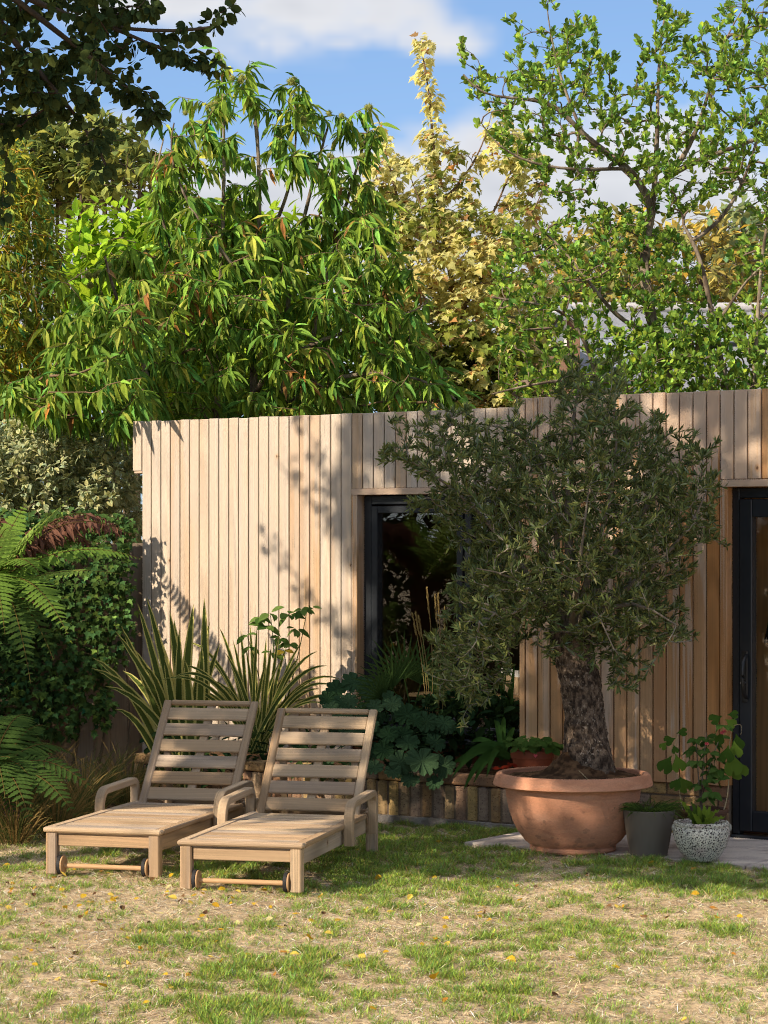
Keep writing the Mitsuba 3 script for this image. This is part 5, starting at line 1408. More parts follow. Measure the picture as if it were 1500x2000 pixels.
# ------------------------------------------------------------------ small pot plants
sw = thing('strawberry_plant', 'strawberry plant with round dark leaves filling the red clay bowl', 'plant')
c0 = SB + np.array([0, 0, 0.46])
cl_ = []
for i in range(28):
    a, r = rng.uniform(0, 6.28), 0.165 * math.sqrt(rng.random())
    cl_.append((c0 + np.array([r * math.cos(a) + 0.01, r * math.sin(a) - 0.03, 0.045 + 0.05 * rng.random()]), 1.0))
stemmed(sw, [[c0, (c0 + c) / 2 + [0, 0, 0.02], c] for c, _ in cl_[:10]], cl_, 0.058, ROUND, 3, mats=('fresh_2', 'fresh_2', 'fresh_0'), r0=0.002)
rb = thing('red_leaved_plant', 'little dark red leaved plant between the clay bowl and the terracotta rim', 'plant')
thin_leaf('red_leaf', (0.20, 0.025, 0.012), 0.5, 0.5)
c0 = P(985, 1515, 14.72)
cl_ = [(P(u, v, 14.66), 1.0) for u, v in ((980, 1500), (992, 1496), (988, 1510), (1000, 1490))]
stemmed(rb, [[c0, (c0 + c) / 2, c] for c, _ in cl_], cl_, 0.042, ROUND, 3, mats=('red_leaf',), stem_mat='red_leaf', r0=0.002)
gg = thing('pot_grass', 'thin floppy green grass growing in the grey pot', 'grass')
thin_leaf('grass_leaf', (0.10, 0.155, 0.03), 0.5, 0.6)
thin_leaf('grass_leaf_dark', (0.05, 0.085, 0.02), 0.5, 0.6)
for m_ in ('grass_leaf', 'grass_leaf_dark'):
    bl = []
    for i in range(110):
        a, r = rng.uniform(0, 6.28), 0.11 * math.sqrt(rng.random())
        b_ = GP + np.array([r * math.cos(a), r * math.sin(a), 0.25])
        a2 = a + rng.normal(0, 0.7)
        L = rng.uniform(0.07, 0.17)
        bl.append(strap(b_, b_ + np.array([L * math.cos(a2), L * math.sin(a2), rng.uniform(-0.02, 0.06)]), 0.005, 0.42, n=6)[:2])
    for i in range(8):
        b_ = GP + np.array([0.08, -0.02, 0.25])
        bl.append(strap(b_, b_ + np.array([rng.uniform(0.08, 0.16), rng.uniform(-0.08, 0.02), rng.uniform(-0.10, 0.0)]), 0.004, 0.35, n=7)[:2])
    put('blades', cat(bl), m_, gg, kind='stuff')
pf = thing('hart_tongue_fern', 'small ruffled bright yellow green fern in the speckled pot', 'fern')
thin_leaf('lime_leaf', (0.17, 0.25, 0.03), 0.45, 0.8)
thin_leaf('lime_leaf_dark', (0.07, 0.12, 0.02), 0.45, 0.8)
for u, v, yy in ((1328, 1562, 0), (1338, 1578, -.05), (1352, 1588, -.06), (1362, 1572, 0), (1375, 1570, .02), (1388, 1574, .0), (1395, 1590, -.05), (1416, 1596, -.04), (1405, 1582, .03), (1342, 1594, -.08), (1372, 1590, -.08), (1384, 1598, -.09), (1350, 1566, .04)):
    b_ = SP + np.array([rng.normal(0, 0.02), rng.normal(0, 0.02), 0.195])
    t_ = P(u, v, 13.14 + yy)
    m = strap(b_, t_, 0.030, 0.16, n=14, fold=0.3, wmax=0.6)
    V = m[0].reshape(-1, 3, 3)
    V[:, 0] += np.array([0, 0, 1]) * (0.007 * np.sin(np.arange(14) * 2.4))[:, None]
    V[:, 2] += np.array([0, 0, 1]) * (0.007 * np.sin(np.arange(14) * 2.4 + 2))[:, None]
    put('frond', (V.reshape(-1, 3), m[1]), 'lime_leaf' if rng.random() < 0.65 else 'lime_leaf_dark', pf, smooth=True)
gk = thing('potted_shrub', 'bushy green shrub with small pink flowers growing in the brown pot', 'shrub')
Yk = 13.6
b_ = KP + np.array([-0.005, 0, 0.21])
stems = [[b_, P(1372, 1520, Yk), P(1380, 1430, Yk)], [b_, P(1385, 1500, Yk), P(1412, 1430, Yk)], [b_, P(1365, 1530, Yk), P(1360, 1450, Yk)]]
cl_ = [(P(u, v, Yk + rng.normal(0, 0.05)), 1.0) for u, v in ((1362, 1442), (1378, 1438), (1392, 1448), (1368, 1462), (1384, 1470), (1398, 1480), (1360, 1485), (1374, 1490), (1390, 1505), (1380, 1520), (1398, 1522), (1372, 1535), (1388, 1545), (1404, 1500), (1402, 1440), (1412, 1415), (1354, 1465), (1380, 1558))]
stemmed(gk, stems, cl_, 0.066, OVATE, 5, mats=('fresh_0', 'fresh_2', 'fresh_2'), stem_mat='bark')
for u, v in ((1414, 1428), (1410, 1431), (1380, 1452)):
    c = P(u, v, Yk - 0.06)
    put('flower', cat([leaves(OVATE, np.repeat(c[None], 6, 0), unit(np.array([[math.cos(a), -0.5, math.sin(a) * 0.6] for a in np.linspace(0, 5.2, 6)])), np.repeat([[0, -0.7, 0.7]], 6, 0), np.full(6, 0.015), np.zeros((6, 3)))[:2]]), 'pink', gk)
gi = thing('ginkgo_sapling', 'slender sapling with fan shaped leaves rising beside the glazed door', 'sapling')
b_ = KP + np.array([0.11, -0.02, 0.21])
b2 = KP + np.array([-0.11, -0.02, 0.21])
thin_leaf('ginkgo_leaf', (0.12, 0.20, 0.03), 0.5, 0.8)
thin_leaf('ginkgo_leaf_dark', (0.06, 0.12, 0.02), 0.5, 0.8)
put('stem', limb([b_, P(1424, 1500, Yk), P(1428, 1430, Yk), P(1436, 1400, Yk)], 0.004, 0.002, 16, 5), 'straw', gi, smooth=True)
put('stem', limb([b2, P(1322, 1520, Yk), P(1318, 1470, Yk), P(1325, 1432, Yk)], 0.003, 0.0015, 16, 5), 'straw', gi, smooth=True)
put('stem', limb([P(1430, 1420, Yk), P(1445, 1415, Yk), P(1447, 1435, Yk)], 0.002, 0.0012, 8, 5), 'straw', gi, smooth=True)
for u, v, sz, ax in ((1441, 1447, 32, (.2, -1)), (1432, 1488, 50, (.25, -1)), (1440, 1500, 42, (.5, -1)), (1420, 1470, 34, (-.2, -.8)), (1400, 1402, 28, (-.7, -.2)), (1430, 1395, 22, (.8, .1)), (1408, 1440, 26, (-.3, -.9)), (1302, 1490, 38, (-.6, -.8)), (1325, 1488, 36, (.3, -.9)), (1336, 1530, 34, (.5, -.8)), (1322, 1528, 30, (-.6, -.6)), (1310, 1445, 24, (-.8, -.2)), (1330, 1430, 22, (.6, .2)), (1297, 1455, 18, (-.6, -.6)), (1318, 1462, 18, (.2, -.7)), (1436, 1462, 34, (.1, -1)), (1426, 1410, 24, (.6, -.3))):
    d__ = unit(np.array([ax[0], -0.35, ax[1]]))
    n__ = unit(np.array([0.1 + rng.normal(0, 0.3), -0.9, 0.5]))
    s_ = sz / FOC * Yk
    c = P(u, v, Yk - 0.04 + rng.normal(0, 0.03)) - d__ * s_ * 0.5
    put('leaf', leaves(GINKGO, c[None], d__[None], n__[None], np.array([s_]), np.zeros((1, 3)))[:2], 'ginkgo_leaf' if rng.random() < 0.6 else 'ginkgo_leaf_dark', gi)

# ------------------------------------------------------------------ paper bag on the shelf behind the window
put('shelf', bbox(aW + 0.3, WR - 0.01, -1.22, DL - 0.172, 0.690, 0.715, 0.003), 'plywood', gr)
pb = thing('paper_bag', 'crumpled brown paper bag with a white lining standing inside the window, beside the cedar edge', 'bag')
MAT['paper'] = {'type': 'principled', 'base_color': rgb(0.52, 0.37, 0.22), 'roughness': 0.8}
MAT['white_paper'] = {'type': 'principled', 'base_color': rgb(0.8, 0.78, 0.74), 'roughness': 0.8}
aB = A(999, DL - 0.28)
cB = B(aB - 0.005, DL - 0.28, 0.716)
for nm, z0, z1, w0, m_ in (('body', 0.0, 0.15, 0.066, 'paper'), ('rolled_top', 0.14, 0.185, 0.068, 'white_paper')):
    V = []
    th = np.linspace(0, 2 * np.pi, 29)[:-1]
    for z in np.linspace(z0, z1, 9):
        sq = np.maximum(np.abs(np.cos(th)), np.abs(np.sin(th)))
        r = w0 / sq * 0.9 * (1 + 0.10 * (meshkit.fbm(np.stack([np.cos(th) * 2 + 5, np.sin(th) * 2, th * 0 + z * 25], 1), 3, 3) - 0.5) * 2)
        V.append(np.stack([r * np.cos(th), 0.7 * r * np.sin(th), np.full(28, z) + 0.012 * np.sin(th * 2)], 1))
    V = np.vstack(V) + cB
    i, j = np.meshgrid(np.arange(8), np.arange(28), indexing='ij')
    put(nm, (V, tri(np.stack([i * 28 + j, i * 28 + (j + 1) % 28, (i + 1) * 28 + (j + 1) % 28, (i + 1) * 28 + j], -1).reshape(-1, 4))), {'type': 'twosided', 'bsdf': {'type': 'ref', 'id': m_}} if False else m_, pb)
# what stands inside the door: a dark screen leaning on the inner wall
sc_ = thing('monitor', 'dark flat screen seen edge on just inside the glazed door', 'screen')
aS = A(1488, -0.6)
scr = block(B(aS + 0.22, -0.62, 1.30), unit(ES + 0.25 * EN), unit(EN * 0.9 + UP * 0.25), UP, 0.42, 0.02, 0.34, 0.004)
put('panel', scr, 'black_plastic', sc_)
put('top_edge', block(B(aS + 0.22, -0.62, 1.476), unit(ES + 0.25 * EN), unit(EN * 0.9 + UP * 0.25), UP, 0.42, 0.022, 0.008, 0.001), 'steel', sc_)
put('stand', block(B(aS + 0.22, -0.68, 0.58), UP, ES, EN, 1.1, 0.05, 0.05, 0.004), 'black_plastic', sc_)

# ------------------------------------------------------------------ the left border: fence, ivy, shrub, ferns, grasses
rng = np.random.default_rng(121)
fn = thing('timber_fence', 'weathered vertical board fence half hidden by ivy left of the garden room', 'fence')
MAT['fence_wood'] = {'type': 'principled', 'base_color': proc(wood((0.24, 0.18, 0.12), (0.17, 0.115, 0.07), (0.27, 0.23, 0.19), 0.0, 0.4)), 'roughness': 0.9, 'specular': 0.1}
fa0, fdir = np.array([-1.775, 17.80, 0.0]), unit(np.array([-1.0, -0.06, 0]))
fnn = np.array([0.06, -1.0, 0])
for k in range(30):
    c = fa0 + fdir * (0.06 + 0.125 * k)
    put('board', block(c + np.array([0, 0, 0.87 + 0.01 * rng.random()]), UP, fdir, fnn, 1.74, 0.1242, 0.02, 0.002), 'fence_wood', fn)
for z in (0.4, 1.35):
    put('rail', block(fa0 + fdir * 1.9 + np.array([0, 0.04, z]), fdir, UP, fnn, 3.8, 0.08, 0.04, 0.003), 'fence_wood', fn)
edge = [(-600, 1690), (-60, 1645), (40, 1628), (120, 1608), (230, 1585), (330, 1575), (440, 1560)]
pts = [np.array([(u - 750) / FOC * (4700 * 1.75 / (v - 1060)), 4700 * 1.75 / (v - 1060), 0.0]) for u, v in edge]
far = [np.array([-1.2, 17.0, 0]), np.array([-1.6, 17.74, 0]), np.array([-6, 17.4, 0])]
V = []
for k in range(60):
    s = k / 59
    a_ = curve(pts, 60)[k]
    b_ = np.array([np.interp(s, [0, 1], [-6, -1.0]), np.interp(s, [0, 1], [17.45, 17.05]), 0])
    for t_ in np.linspace(0, 1, 16):
        q_ = a_ * (1 - t_) + b_ * t_
        V.append(q_ + [0, 0, -0.03 + 0.075 * min(1, t_ * 5) + 0.05 * (meshkit.fbm(np.array([q_[0] * 9, q_[1] * 9, 0]), 3, 5) - 0.5)])
i, j = np.meshgrid(np.arange(59), np.arange(15), indexing='ij')
put('flower_bed', (np.array(V), tri(np.stack([i * 16 + j, (i + 1) * 16 + j, (i + 1) * 16 + j + 1, i * 16 + j + 1], -1).reshape(-1, 4))), 'soil', smooth=True, kind='structure')

iv = thing('ivy', 'dark glossy ivy climbing over the board fence', 'climber')
out = [(-70, 1000), (60, 990), (180, 1000), (262, 1010), (262, 1170), (262, 1240), (240, 1290), (215, 1330), (225, 1400), (190, 1430), (165, 1390), (140, 1450), (100, 1430), (80, 1480), (20, 1470), (-70, 1480)]
pp = fill(out, 17.52, 0.3, 4000, rng, thin=40)
vine = [np.vstack([P(u, 1500, 17.62), P(u + 12, 1350, 17.6), P(u - 8, 1200, 17.58), P(u + 10, 1040, 17.58)]) for u in (-40, 25, 85, 140, 190, 240)]
mains = limbs(iv, [(v_, 0.012, 0.005, False) for v_ in vine], (0.12, 0.09, 0.06), names=('stem', 'stem'))
pth, rad = grow(mains, thin_out(pp, 0.062), rng, k=4, tip=0.0018, maxr=0.006)
put_twigs(iv, pth, rad, (0.13, 0.10, 0.06))
p, d, w = shoots(pth, 6, rng, 0.2)
N = len(p)
o = rand_dir(rng, N)
dd = unit(o * np.array([1, 0.4, 0.5]) + np.array([0, -0.35, -0.75]))
nn = unit(np.array([0, -1.0, 0.45]) + 0.55 * o)
put_leaves(iv, IVY, p + o * 0.03 + np.array([0, -0.03, 0]), dd, nn, rng.uniform(0.032, 0.062, N), tones(rng, N, (0.065, 0.125, 0.035), 0.4, 0.18), 'leaf', top=250, variants=5)

vs = thing('variegated_shrub', 'dense shrub of small pale cream edged leaves above the fence at the left', 'shrub')
YV = 18.9
mains = limbs(vs, [([[x_, YV + .3, 0], [x_ + .05, YV + .2, 1.2], [x_ * 0.95 - .1, YV, 2.1]], 0.03, 0.01, True) for x_ in (-3.3, -2.9, -2.5, -2.15)], (0.14, 0.11, 0.08))
out = [(-90, 850), (-20, 830), (15, 812), (70, 808), (150, 825), (215, 850), (276, 860), (276, 1060), (200, 1050), (100, 1060), (-90, 1060)]
pth, rad = grow(mains, thin_out(fill(out, YV, 1.2, 1700, rng, thin=50), 0.068), rng, k=5, tip=0.002)
put_twigs(vs, pth, rad, (0.15, 0.12, 0.09))
p, d, w = shoots(pth, 17, rng, 0.3)
N = len(p)
o = rand_dir(rng, N)
put_leaves(vs, OVATE, p + 0.02 * o, unit(o + 0.4 * d - 0.25 * SKYWARD), unit(o + 0.6 * SKYWARD + 0.6 * SUN), rng.uniform(0.042, 0.068, N), tones(rng, N, (0.26, 0.32, 0.13), 0.2), 'leaf', top=250, col2=tones(rng, N, (0.60, 0.62, 0.38), 0.2))


PINNA = leaf_shape([(0.10, 0.075), (0.22, 0.060), (0.34, 0.085), (0.46, 0.060), (0.58, 0.075), (0.70, 0.045), (0.84, 0.045)], 0.25, 0.10, wave=0.12)
LIMP = leaf_shape([(0.15, 0.05), (0.4, 0.085), (0.7, 0.05)], 0.8, 0.25, wave=0.4)


def frond(base, tip, rise, width, rng, n=24, sag=0.22, side=None, taper=0.30, limp=False):
    """A fern frond: a midrib with a comb of toothed leaflets on both sides."""
    base, tip = np.asarray(base, float), np.asarray(tip, float)
    L = np.linalg.norm(tip - base)
    n = int(np.clip(L / 0.036, 16, 40))
    c = (base + tip) / 2 + np.array([0, 0, rise * L])
    s = np.linspace(0, 1, 40)[:, None]
    rib = (1 - s) ** 2 * base + 2 * s * (1 - s) * c + s ** 2 * tip
    t = unit(np.gradient(rib, axis=0))
    up = np.array([0.0, -0.35, 1.0]) if side is None else np.asarray(side, float)
    h = unit(np.cross(t, up))
    m = np.cross(h, t)
    P_, D_, N_, S_ = [], [], [], []
    for k in range(n):
        f = 0.12 + 0.87 * k / (n - 1)
        x = f * 39
        i = min(int(x), 38)
        b, tt, hh, mm = rib[i] * (1 - x + i) + rib[i + 1] * (x - i), t[i], h[i], m[i]
        ln = width * np.interp(f, [0.1, taper, 0.6, 0.85, 1], [0.55, 1, 0.85, 0.4, 0.08]) * rng.uniform(0.92, 1.06)
        for sg in (-1, 1):
            g = unit(sg * hh + 0.30 * tt + 0.12 * mm - np.array([0, 0, sag * (1.4 if limp else 1)]) + (0.55 if limp else 0.05) * rng.normal(0, 1, 3))
            P_.append(b); D_.append(g); N_.append(unit(mm + (0.5 if limp else 0.08) * rng.normal(0, 1, 3))); S_.append(ln)
    spacing = L * 0.87 / n
    S_ = np.array(S_)
    V, F = leaves(LIMP if limp else PINNA, np.array(P_), np.array(D_), np.array(N_), S_, np.zeros((len(P_), 3)), wide=np.clip(0.50 * spacing / (0.08 * S_), 0.5, 2.2))[:2]
    rb = tubes(rib[None], np.linspace(0.005, 0.0015, 40)[None], 5)
    return (V, F), rb


for nm, c_, dt in (('fern_green', (0.15, 0.26, 0.045), 0.7), ('fern_bright', (0.25, 0.38, 0.08), 0.7), ('fern_dark', (0.07, 0.125, 0.03), 0.7), ('fern_brown', (0.17, 0.085, 0.06), 0.4), ('fern_stalk', (0.13, 0.09, 0.03), 0.2)):
    thin_leaf(nm, c_, 0.5, dt)


def fern(k, crown, specs, rng, **kw):
    for u, v, Y, rise, w_, m_ in specs:
        fr = key('frond', k)
        lf, rb = frond(crown + rng.normal(0, 0.02, 3), P(u, v, Y), rise, w_, rng, **kw)
        put('leaflets', lf, m_, fr, kind='stuff')
        put('midrib', rb, 'fern_stalk', fr, smooth=True)


tf = thing('tree_fern', 'tree fern at the left edge with broad green fronds and hanging brown dead ones', 'fern')
cr = P(-30, 1165, 15.3)
put('trunk', limb([[cr[0], cr[1], 0], cr - [0.02, 0, 0.6], cr], 0.10, 0.085, 40, 16, rough=0.05), 'soil', tf, smooth=True)
fern(tf, cr, [(138, 972, 15.1, 0.10, 0.21, 'fern_bright'), (50, 985, 15.5, 0.12, 0.17, 'fern_green'), (275, 1092, 15.7, 0.28, 0.19, 'fern_green'), (238, 1122, 15.0, 0.16, 0.11, 'fern_bright'), (132, 1238, 14.5, 0.42, 0.19, 'fern_green'), (60, 1335, 14.4, 0.5, 0.18, 'fern_dark'),
              (78, 1120, 14.6, 0.35, 0.15, 'fern_green'), (105, 1290, 14.9, 0.5, 0.16, 'fern_dark'), (170, 1060, 15.9, 0.25, 0.16, 'fern_green'), (-120, 1000, 15.2, 0.2, 0.2, 'fern_green'), (20, 1030, 14.7, 0.3, 0.16, 'fern_bright'), (-110, 805, 16.6, 0.06, 0.22, 'fern_green'), (100, 1000, 15.0, 0.12, 0.20, 'fern_bright'), (-60, 1330, 14.5, 0.4, 0.18, 'fern_dark'), (10, 1240, 14.3, 0.45, 0.16, 'fern_green')], rng)
fern(tf, cr, [(252, 1060, 16.1, 0.5, 0.17, 'fern_brown'), (200, 1085, 16.0, 0.55, 0.16, 'fern_brown'), (240, 1035, 16.3, 0.42, 0.17, 'fern_brown'), (262, 1050, 15.9, 0.45, 0.15, 'fern_brown'), (15, 1020, 15.9, 0.5, 0.15, 'fern_brown'), (-5, 1010, 15.5, 0.4, 0.15, 'fern_brown'), (98, 1195, 14.9, 0.35, 0.10, 'fern_brown'), (12, 1075, 15.7, 0.55, 0.10, 'fern_brown'), (150, 1110, 16.0, 0.5, 0.1, 'fern_brown'), (55, 1215, 15.0, 0.3, 0.09, 'fern_brown')], rng, sag=1.0, limp=True)
lf_ = thing('ground_fern', 'dark green fern arching low over the lawn at the bottom left, beside the left lounger', 'fern')
cr2 = P(-25, 1530, 14.1)
fern(lf_, cr2, [(147, 1592, 13.7, 0.42, 0.17, 'fern_dark'), (182, 1545, 14.1, 0.48, 0.17, 'fern_dark'), (60, 1400, 14.7, 0.4, 0.15, 'fern_dark'), (150, 1480, 14.6, 0.45, 0.15, 'fern_dark'), (60, 1610, 13.5, 0.5, 0.15, 'fern_dark'), (110, 1470, 14.5, 0.35, 0.14, 'fern_dark'), (-60, 1600, 13.6, 0.5, 0.15, 'fern_dark'), (40, 1420, 14.6, 0.2, 0.13, 'fern_dark'), (10, 1560, 13.6, 0.6, 0.14, 'fern_dark'), (95, 1420, 14.8, 0.3, 0.12, 'fern_dark'), (70, 1540, 13.8, 0.6, 0.15, 'fern_dark'), (120, 1560, 14.4, 0.5, 0.15, 'fern_dark'), (30, 1600, 14.0, 0.6, 0.14, 'fern_dark'), (20, 1480, 13.8, 0.3, 0.14, 'fern_dark')], rng)
thin_leaf('sedge_gold', (0.27, 0.19, 0.07), 0.6, 0.6)
thin_leaf('sedge_green', (0.10, 0.115, 0.035), 0.6, 0.6)
for (u, v, Y, L0, nb), lab in (((165, 1560, 15.2, 0.62, 300), 'tawny fine leaved grass clump behind the left arm of the left lounger'), ((60, 1500, 15.6, 0.62, 240), 'straw and green grass clump above the low fern at the left'), ((250, 1570, 15.9, 0.55, 260), 'fine grass clump against the fence beside the flax lily'), ((110, 1590, 14.3, 0.5, 260), 'dark wispy grass clump at the edge of the lawn left of the loungers'), ((30, 1600, 14.0, 0.45, 220), 'low fine grass tuft under the fern at the left edge of the lawn')):
    gc = thing('grass_clump', lab, 'grass')
    b0 = P(u, v, Y)
    b0[2] = 0.0
    for m_, fr_ in (('sedge_gold', 0.55), ('sedge_green', 0.45)):
        bl = []
        for i in range(int(nb * fr_)):
            a, r = rng.uniform(0, 6.28), abs(rng.normal(0, 0.05))
            b_ = b0 + np.array([r * math.cos(a), r * math.sin(a), 0])
            L = L0 * rng.uniform(0.5, 1.1)
            out_ = rng.uniform(0.25, 0.8)
            bl.append(strap(b_, b_ + np.array([L * out_ * math.cos(a), L * out_ * math.sin(a), L * rng.uniform(0.25, 0.85)]), 0.005, 0.28, n=7)[:2])
        put('blades', cat(bl), m_, gc, kind='stuff')

# unseen hedge added at the left: shades the border foot, darkens the window reflection
hd = thing('hedge', 'unseen hedge added at the left to shade the border and darken the window', 'hedge')
N = 20000
pp = np.stack([-6.6 + 0.45 * rng.uniform(-1, 1, N), rng.uniform(10.6, 19.0, N), 4.3 * rng.uniform(0.0, 1, N) ** 0.9], 1)
pp[:, 0] += (meshkit.noise(pp * 1.2, 4) - 0.5) * 0.5
oo = rand_dir(rng, N)
put('foliage', leaves(TINY, pp, unit(oo), unit(oo + SKYWARD), rng.uniform(0.10, 0.17, N), tones(rng, N, (0.035, 0.06, 0.02), 0.3), wide=1.3), 'leaf', hd, kind='stuff')
put('stems', tubes(np.stack([np.stack([np.full(20, -6.6), np.linspace(10.8, 18.8, 20), np.full(20, z)], 1) for z in (0.0, 1.3, 2.6, 3.8)], 1), np.full((20, 4), 0.03), 5), 'bark', hd, kind='stuff')

# ------------------------------------------------------------------ lawn
rng = np.random.default_rng(131)


def gp(u, v):
    Y = FOC * EYE / (v - HORIZON)
    return (u - 750) / FOC * Y, Y


patches = []
for u, v, ru, rv, s in ((850, 1885, 190, 42, 1.0), (640, 1868, 60, 24, .9), (420, 1945, 210, 45, .85), (720, 1960, 120, 40, .6), (1125, 1828, 95, 38, .95), (940, 1900, 130, 30, .7), (1330, 1708, 190, 22, 1.2), (1480, 1730, 90, 25, 1.0), (850, 1640, 200, 60, 1.25), (680, 1700, 130, 40, 1.1), (470, 1700, 140, 25, 1.1),
                        (230, 1690, 130, 22, .7), (560, 1830, 80, 25, .5), (330, 1850, 120, 30, .55), (100, 1930, 130, 40, .7), (1170, 1930, 90, 26, .55), (1330, 1900, 70, 24, .55), (1430, 1850, 60, 22, .5), (780, 1760, 70, 22, .6), (960, 1760, 90, 20, .55), (1040, 1790, 60, 18, .6), (620, 1780, 80, 18, .5), (1290, 1780, 90, 18, .5), (160, 1790, 90, 22, .45), (1240, 1985, 90, 24, .6), (560, 1900, 60, 20, .6), (60, 1830, 80, 22, .4), (1030, 1880, 70, 25, .6), (1150, 1985, 80, 20, .6), (1240, 1868, 70, 24, .6), (1420, 1950, 80, 26, .6), (1000, 1975, 90, 24, .6), (1480, 1890, 60, 22, .6), (1180, 1790, 60, 18, .55), (1400, 1810, 70, 20, .55), (250, 1985, 120, 24, .7), (40, 1990, 90, 22, .6)):
    x0, y0 = gp(u, v)
    patches.append((x0, y0, ru / FOC * y0, abs(gp(u, v - rv)[1] - y0), s))


def green(x, y):
    q = np.stack([x * 2.2, y * 2.2, x * 0], -1)
    nz = meshkit.fbm(q, 4, 9)
    fine = meshkit.noise(np.stack([x * 9, y * 9, x * 0 + 3], -1), 3)
    g = np.zeros_like(x)
    for x0, y0, rx, ry, s in patches:
        g = np.maximum(g, s * np.exp(-0.5 * (((x - x0) / rx) ** 2 + ((y - y0) / ry) ** 2) ** 1.2))
    g = g * (0.35 + 1.1 * nz) + 0.55 * np.clip((nz - 0.50) / 0.16, 0, 1) * np.clip(fine * 1.6 - 0.3, 0, 1)
    tuft = meshkit.noise(np.stack([x * 17, y * 13, x * 0 + 8], -1), 6)
    g = np.maximum(g * np.clip(0.25 + 1.2 * fine, 0, 1.2) * np.clip((tuft - 0.22) * 2.2, 0.04, 1.15), 0.035 * (fine > 0.35))
    g = np.maximum(1.15 * g, np.clip(0.16 + 0.70 * (nz - 0.36) / 0.2, 0.02, 0.55) * np.clip((tuft - 0.33) * 2.4, 0, 1) * np.clip(fine * 1.5, 0.1, 1))
    return np.clip(g, 0, 1)


def on_lawn(x, y):
    """Not on the paving, in the bed, or under the planter."""
    p = np.stack([x, y, x * 0], -1) - WO
    a, d = p @ ES, p @ EN
    ok = ~((a > A0 - 0.005) & (d < D0 + 0.01)) & ~((d < DP + 0.05))
    e = np.interp(x, [q_[0] for q_ in pts], [q_[1] for q_ in pts])
    return ok & ~((x < -1.0) & (y > e + 0.03))


def lawn_points(n, mx=0.185):
    y = np.sqrt(rng.uniform(8.3 ** 2, 15.6 ** 2, n))
    x = rng.uniform(-1, 1, n) * (mx * y + 0.25)
    k = on_lawn(x, y)
    return x[k], y[k]


x, y = lawn_points(150000)
g = green(x, y)
k = rng.random(len(x)) < g * 0.75
x, y, g = x[k], y[k], g[k]
per = 9
x, y, g = (np.repeat(a_, per) for a_ in (x, y, g))
N = len(x)
a = rng.uniform(0, 6.283, N)
r = np.abs(rng.normal(0, 0.010, N))
pos = np.stack([x + r * np.cos(a), y + r * np.sin(a), ground_z(x, y) - 0.002], 1)
tilt = rng.uniform(0.15, 0.95, N)
dd = unit(np.stack([np.cos(a) * tilt, np.sin(a) * tilt, np.ones(N)], 1))
nn = unit(np.stack([-np.cos(a), -np.sin(a), tilt], 1) + 0.7 * rand_dir(rng, N))
ln = rng.uniform(0.018, 0.044, N) * (0.75 + 0.6 * g)
BLADE = leaf_shape([(0.45, 0.042)], 0.3, 0.28, mid=False)
col = tones(rng, N, (0.25, 0.36, 0.07), 0.34, 0.2)
dry = rng.random(N) < 0.13
col[dry] = tones(rng, int(dry.sum()), (0.40, 0.31, 0.15), 0.2)
lawn = thing('lawn_grass', 'patchy short green grass growing through the dry lawn', 'grass')
tag(lawn, kind='stuff')
put('blades', leaves(BLADE, pos, dd, nn, ln, col), 'leaf_matte', lawn, kind='stuff')

x, y = lawn_points(210000)
N = len(x)
a = rng.uniform(0, 6.283, N)
dd = unit(np.stack([np.cos(a), np.sin(a), rng.normal(0.10, 0.22, N)], 1))
pos = np.stack([x, y, ground_z(x, y) + rng.uniform(0.0, 0.006, N)], 1)
nn = unit(SKYWARD + 0.4 * rand_dir(rng, N))
STRAWB = leaf_shape([(0.5, 0.036)], 0.1, 0.05, mid=False)
put('dead_blades', leaves(STRAWB, pos, dd, nn, rng.uniform(0.022, 0.066, N), tones(rng, N, (0.52, 0.42, 0.285), 0.5, 0.12)), 'leaf_matte', lawn, kind='stuff')

# ------------------------------------------------------------------ fallen leaves, each a thing of its own
FL = {'yellow': [(0.62, 0.42, 0.035), (0.55, 0.34, 0.03), (0.68, 0.52, 0.10)], 'pale': [(0.62, 0.55, 0.27)], 'brown': [(0.20, 0.11, 0.05), (0.10, 0.055, 0.03)], 'orange': [(0.48, 0.22, 0.04)]}
for nm, cs in FL.items():
    for i, c_ in enumerate(cs):
        MAT[f'fallen_{nm}_{i}'] = {'type': 'principledthin', 'base_color': rgb(*c_), 'roughness': 0.6, 'diff_trans': 0.6, 'spec_trans': 0.0, 'eta': 1.35}
GR = {'yellow': ('small bright yellow fallen leaf', 'yellow leaves fallen on the lawn'), 'pale': ('small pale cream fallen leaf', 'pale leaves fallen on the lawn'), 'brown': ('small curled brown fallen leaf', 'brown leaves fallen on the lawn'), 'orange': ('small orange brown fallen leaf', 'orange leaves fallen on the lawn')}
shapes = [leaf_shape([(0.10, 0.20), (0.35, 0.38), (0.66, 0.33), (0.88, 0.14)], c_, d_) for c_, d_ in ((0.35, 0.25), (0.7, -0.3), (-0.4, 0.5), (0.15, 0.1))]
files = [meshkit.write_ply((s_[0], s_[1])) for s_ in shapes]


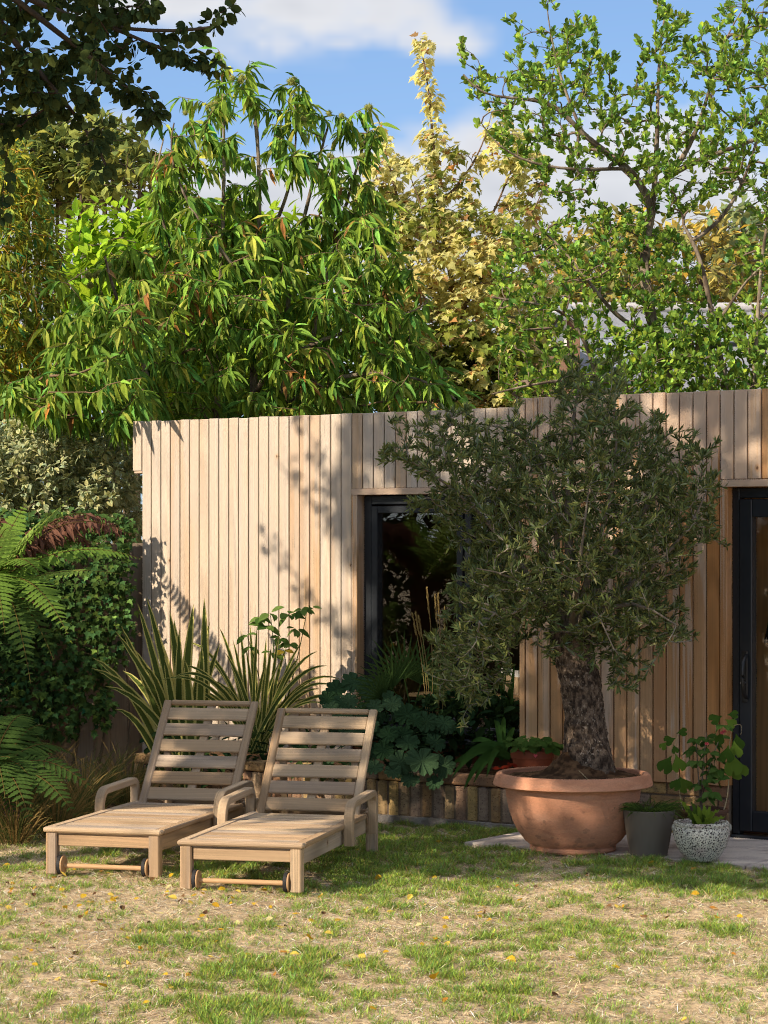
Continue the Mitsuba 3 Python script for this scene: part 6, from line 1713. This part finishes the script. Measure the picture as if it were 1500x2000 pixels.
def fallen(x, y, kind, size, label=None):
    if not on_lawn(np.array([x]), np.array([y]))[0]:
        return
    u, v = 750 + FOC * x / y, HORIZON + FOC * EYE / y
    row = 'back' if v < 1765 else 'middle' if v < 1850 else 'front'
    col_ = ('far left' if u < 200 else 'left' if u < 480 else 'centre left' if u < 720 else 'centre right' if u < 1000 else 'right' if u < 1270 else 'far right')
    near = {'back': {'far left': 'beside the front legs of the left lounger', 'left': 'by the wheels of the loungers', 'centre left': 'just beyond the right lounger', 'centre right': 'short of the paving corner', 'right': 'below the terracotta bowl', 'far right': 'below the two small pots'},
            'middle': {c_: 'in the middle of the lawn' for c_ in ('far left', 'left', 'centre left', 'centre right', 'right', 'far right')}, 'front': {c_: 'near the bottom edge of the view' for c_ in ('far left', 'left', 'centre left', 'centre right', 'right', 'far right')}}[row][col_]
    where = f', {near}' + (f', {col_}' if row != 'back' else '')
    k = tag(key('fallen_leaf'), label or GR[kind][0] + where, 'leaf', None if label else f'{GR[kind][1]}{where}')
    a = rng.uniform(0, 6.28)
    d__ = unit(np.array([math.cos(a), math.sin(a), rng.normal(0.1, 0.25)]))
    n__ = unit(np.array([rng.normal(0, 0.35), rng.normal(-0.25, 0.35), 1.0]))
    s_, d__, n__ = (q_[0] for q_ in frames(d__[None], n__[None]))
    M = np.eye(4)
    M[:3, 0], M[:3, 1], M[:3, 2] = s_ * size, d__ * size, n__ * size
    M[:3, 3] = [x, y, float(ground_z(np.array([x]), np.array([y]))[0]) + 0.012 + 0.2 * size * abs(d__[2])]
    i = int(rng.integers(len(FL[kind])))
    scene[k] = {'type': 'ply', 'filename': files[int(rng.integers(len(files)))], 'face_normals': True, 'bsdf': {'type': 'ref', 'id': f'fallen_{kind}_{i}'}, 'to_world': T(M)}


fallen(*gp(848, 1917), 'yellow', 0.062, 'largest yellow leaf, fallen on the green patch at the front of the lawn')
fallen(*gp(990, 1872), 'yellow', 0.052, 'large round yellow leaf on dry lawn right of the front green patch')
for u, v in ((562, 1864), (565, 1868), (536, 1812), (539, 1816), (717, 1781), (712, 1779), (768, 1778), (942, 1770), (785, 1730), (590, 1716), (340, 1760), (345, 1764), (440, 1736), (405, 1745), (368, 1770), (130, 1716), (40, 1722), (20, 1690), (70, 1735), (120, 1748), (62, 1860), (248, 1884), (430, 1885), (700, 1872), (670, 1890), (1110, 1872), (1440, 1752), (1438, 1789), (1350, 1750), (1385, 1770), (1300, 1790), (875, 1852), (850, 1842), (940, 1788), (1120, 1752), (960, 1800), (1010, 1760), (1020, 1800), (1080, 1742), (420, 1842), (210, 1935), (330, 1935), (610, 1845), (960, 1935), (735, 1975), (1330, 1985), (1200, 1770), (830, 1690), (850, 1645), (905, 1680), (880, 1620), (770, 1680), (740, 1640), (700, 1660), (1350, 1702), (1265, 1690), (330, 1720), (470, 1745), (500, 1770), (180, 1760), (150, 1775), (265, 1765), (600, 1800), (650, 1830)):
    fallen(*gp(u, v + rng.normal(0, 2)), 'yellow' if rng.random() < 0.9 else 'orange', rng.uniform(0.030, 0.048))
for i in range(240):
    u, v = rng.uniform(0, 1500), 1690 + abs(rng.normal(0, 110))
    if rng.random() < 0.55:
        u = rng.uniform(0, 640)
    if v < 2000:
        fallen(*gp(u, v), rng.choice(['yellow', 'pale', 'brown', 'orange'], p=[.44, .16, .34, .06]), rng.uniform(0.022, 0.040))
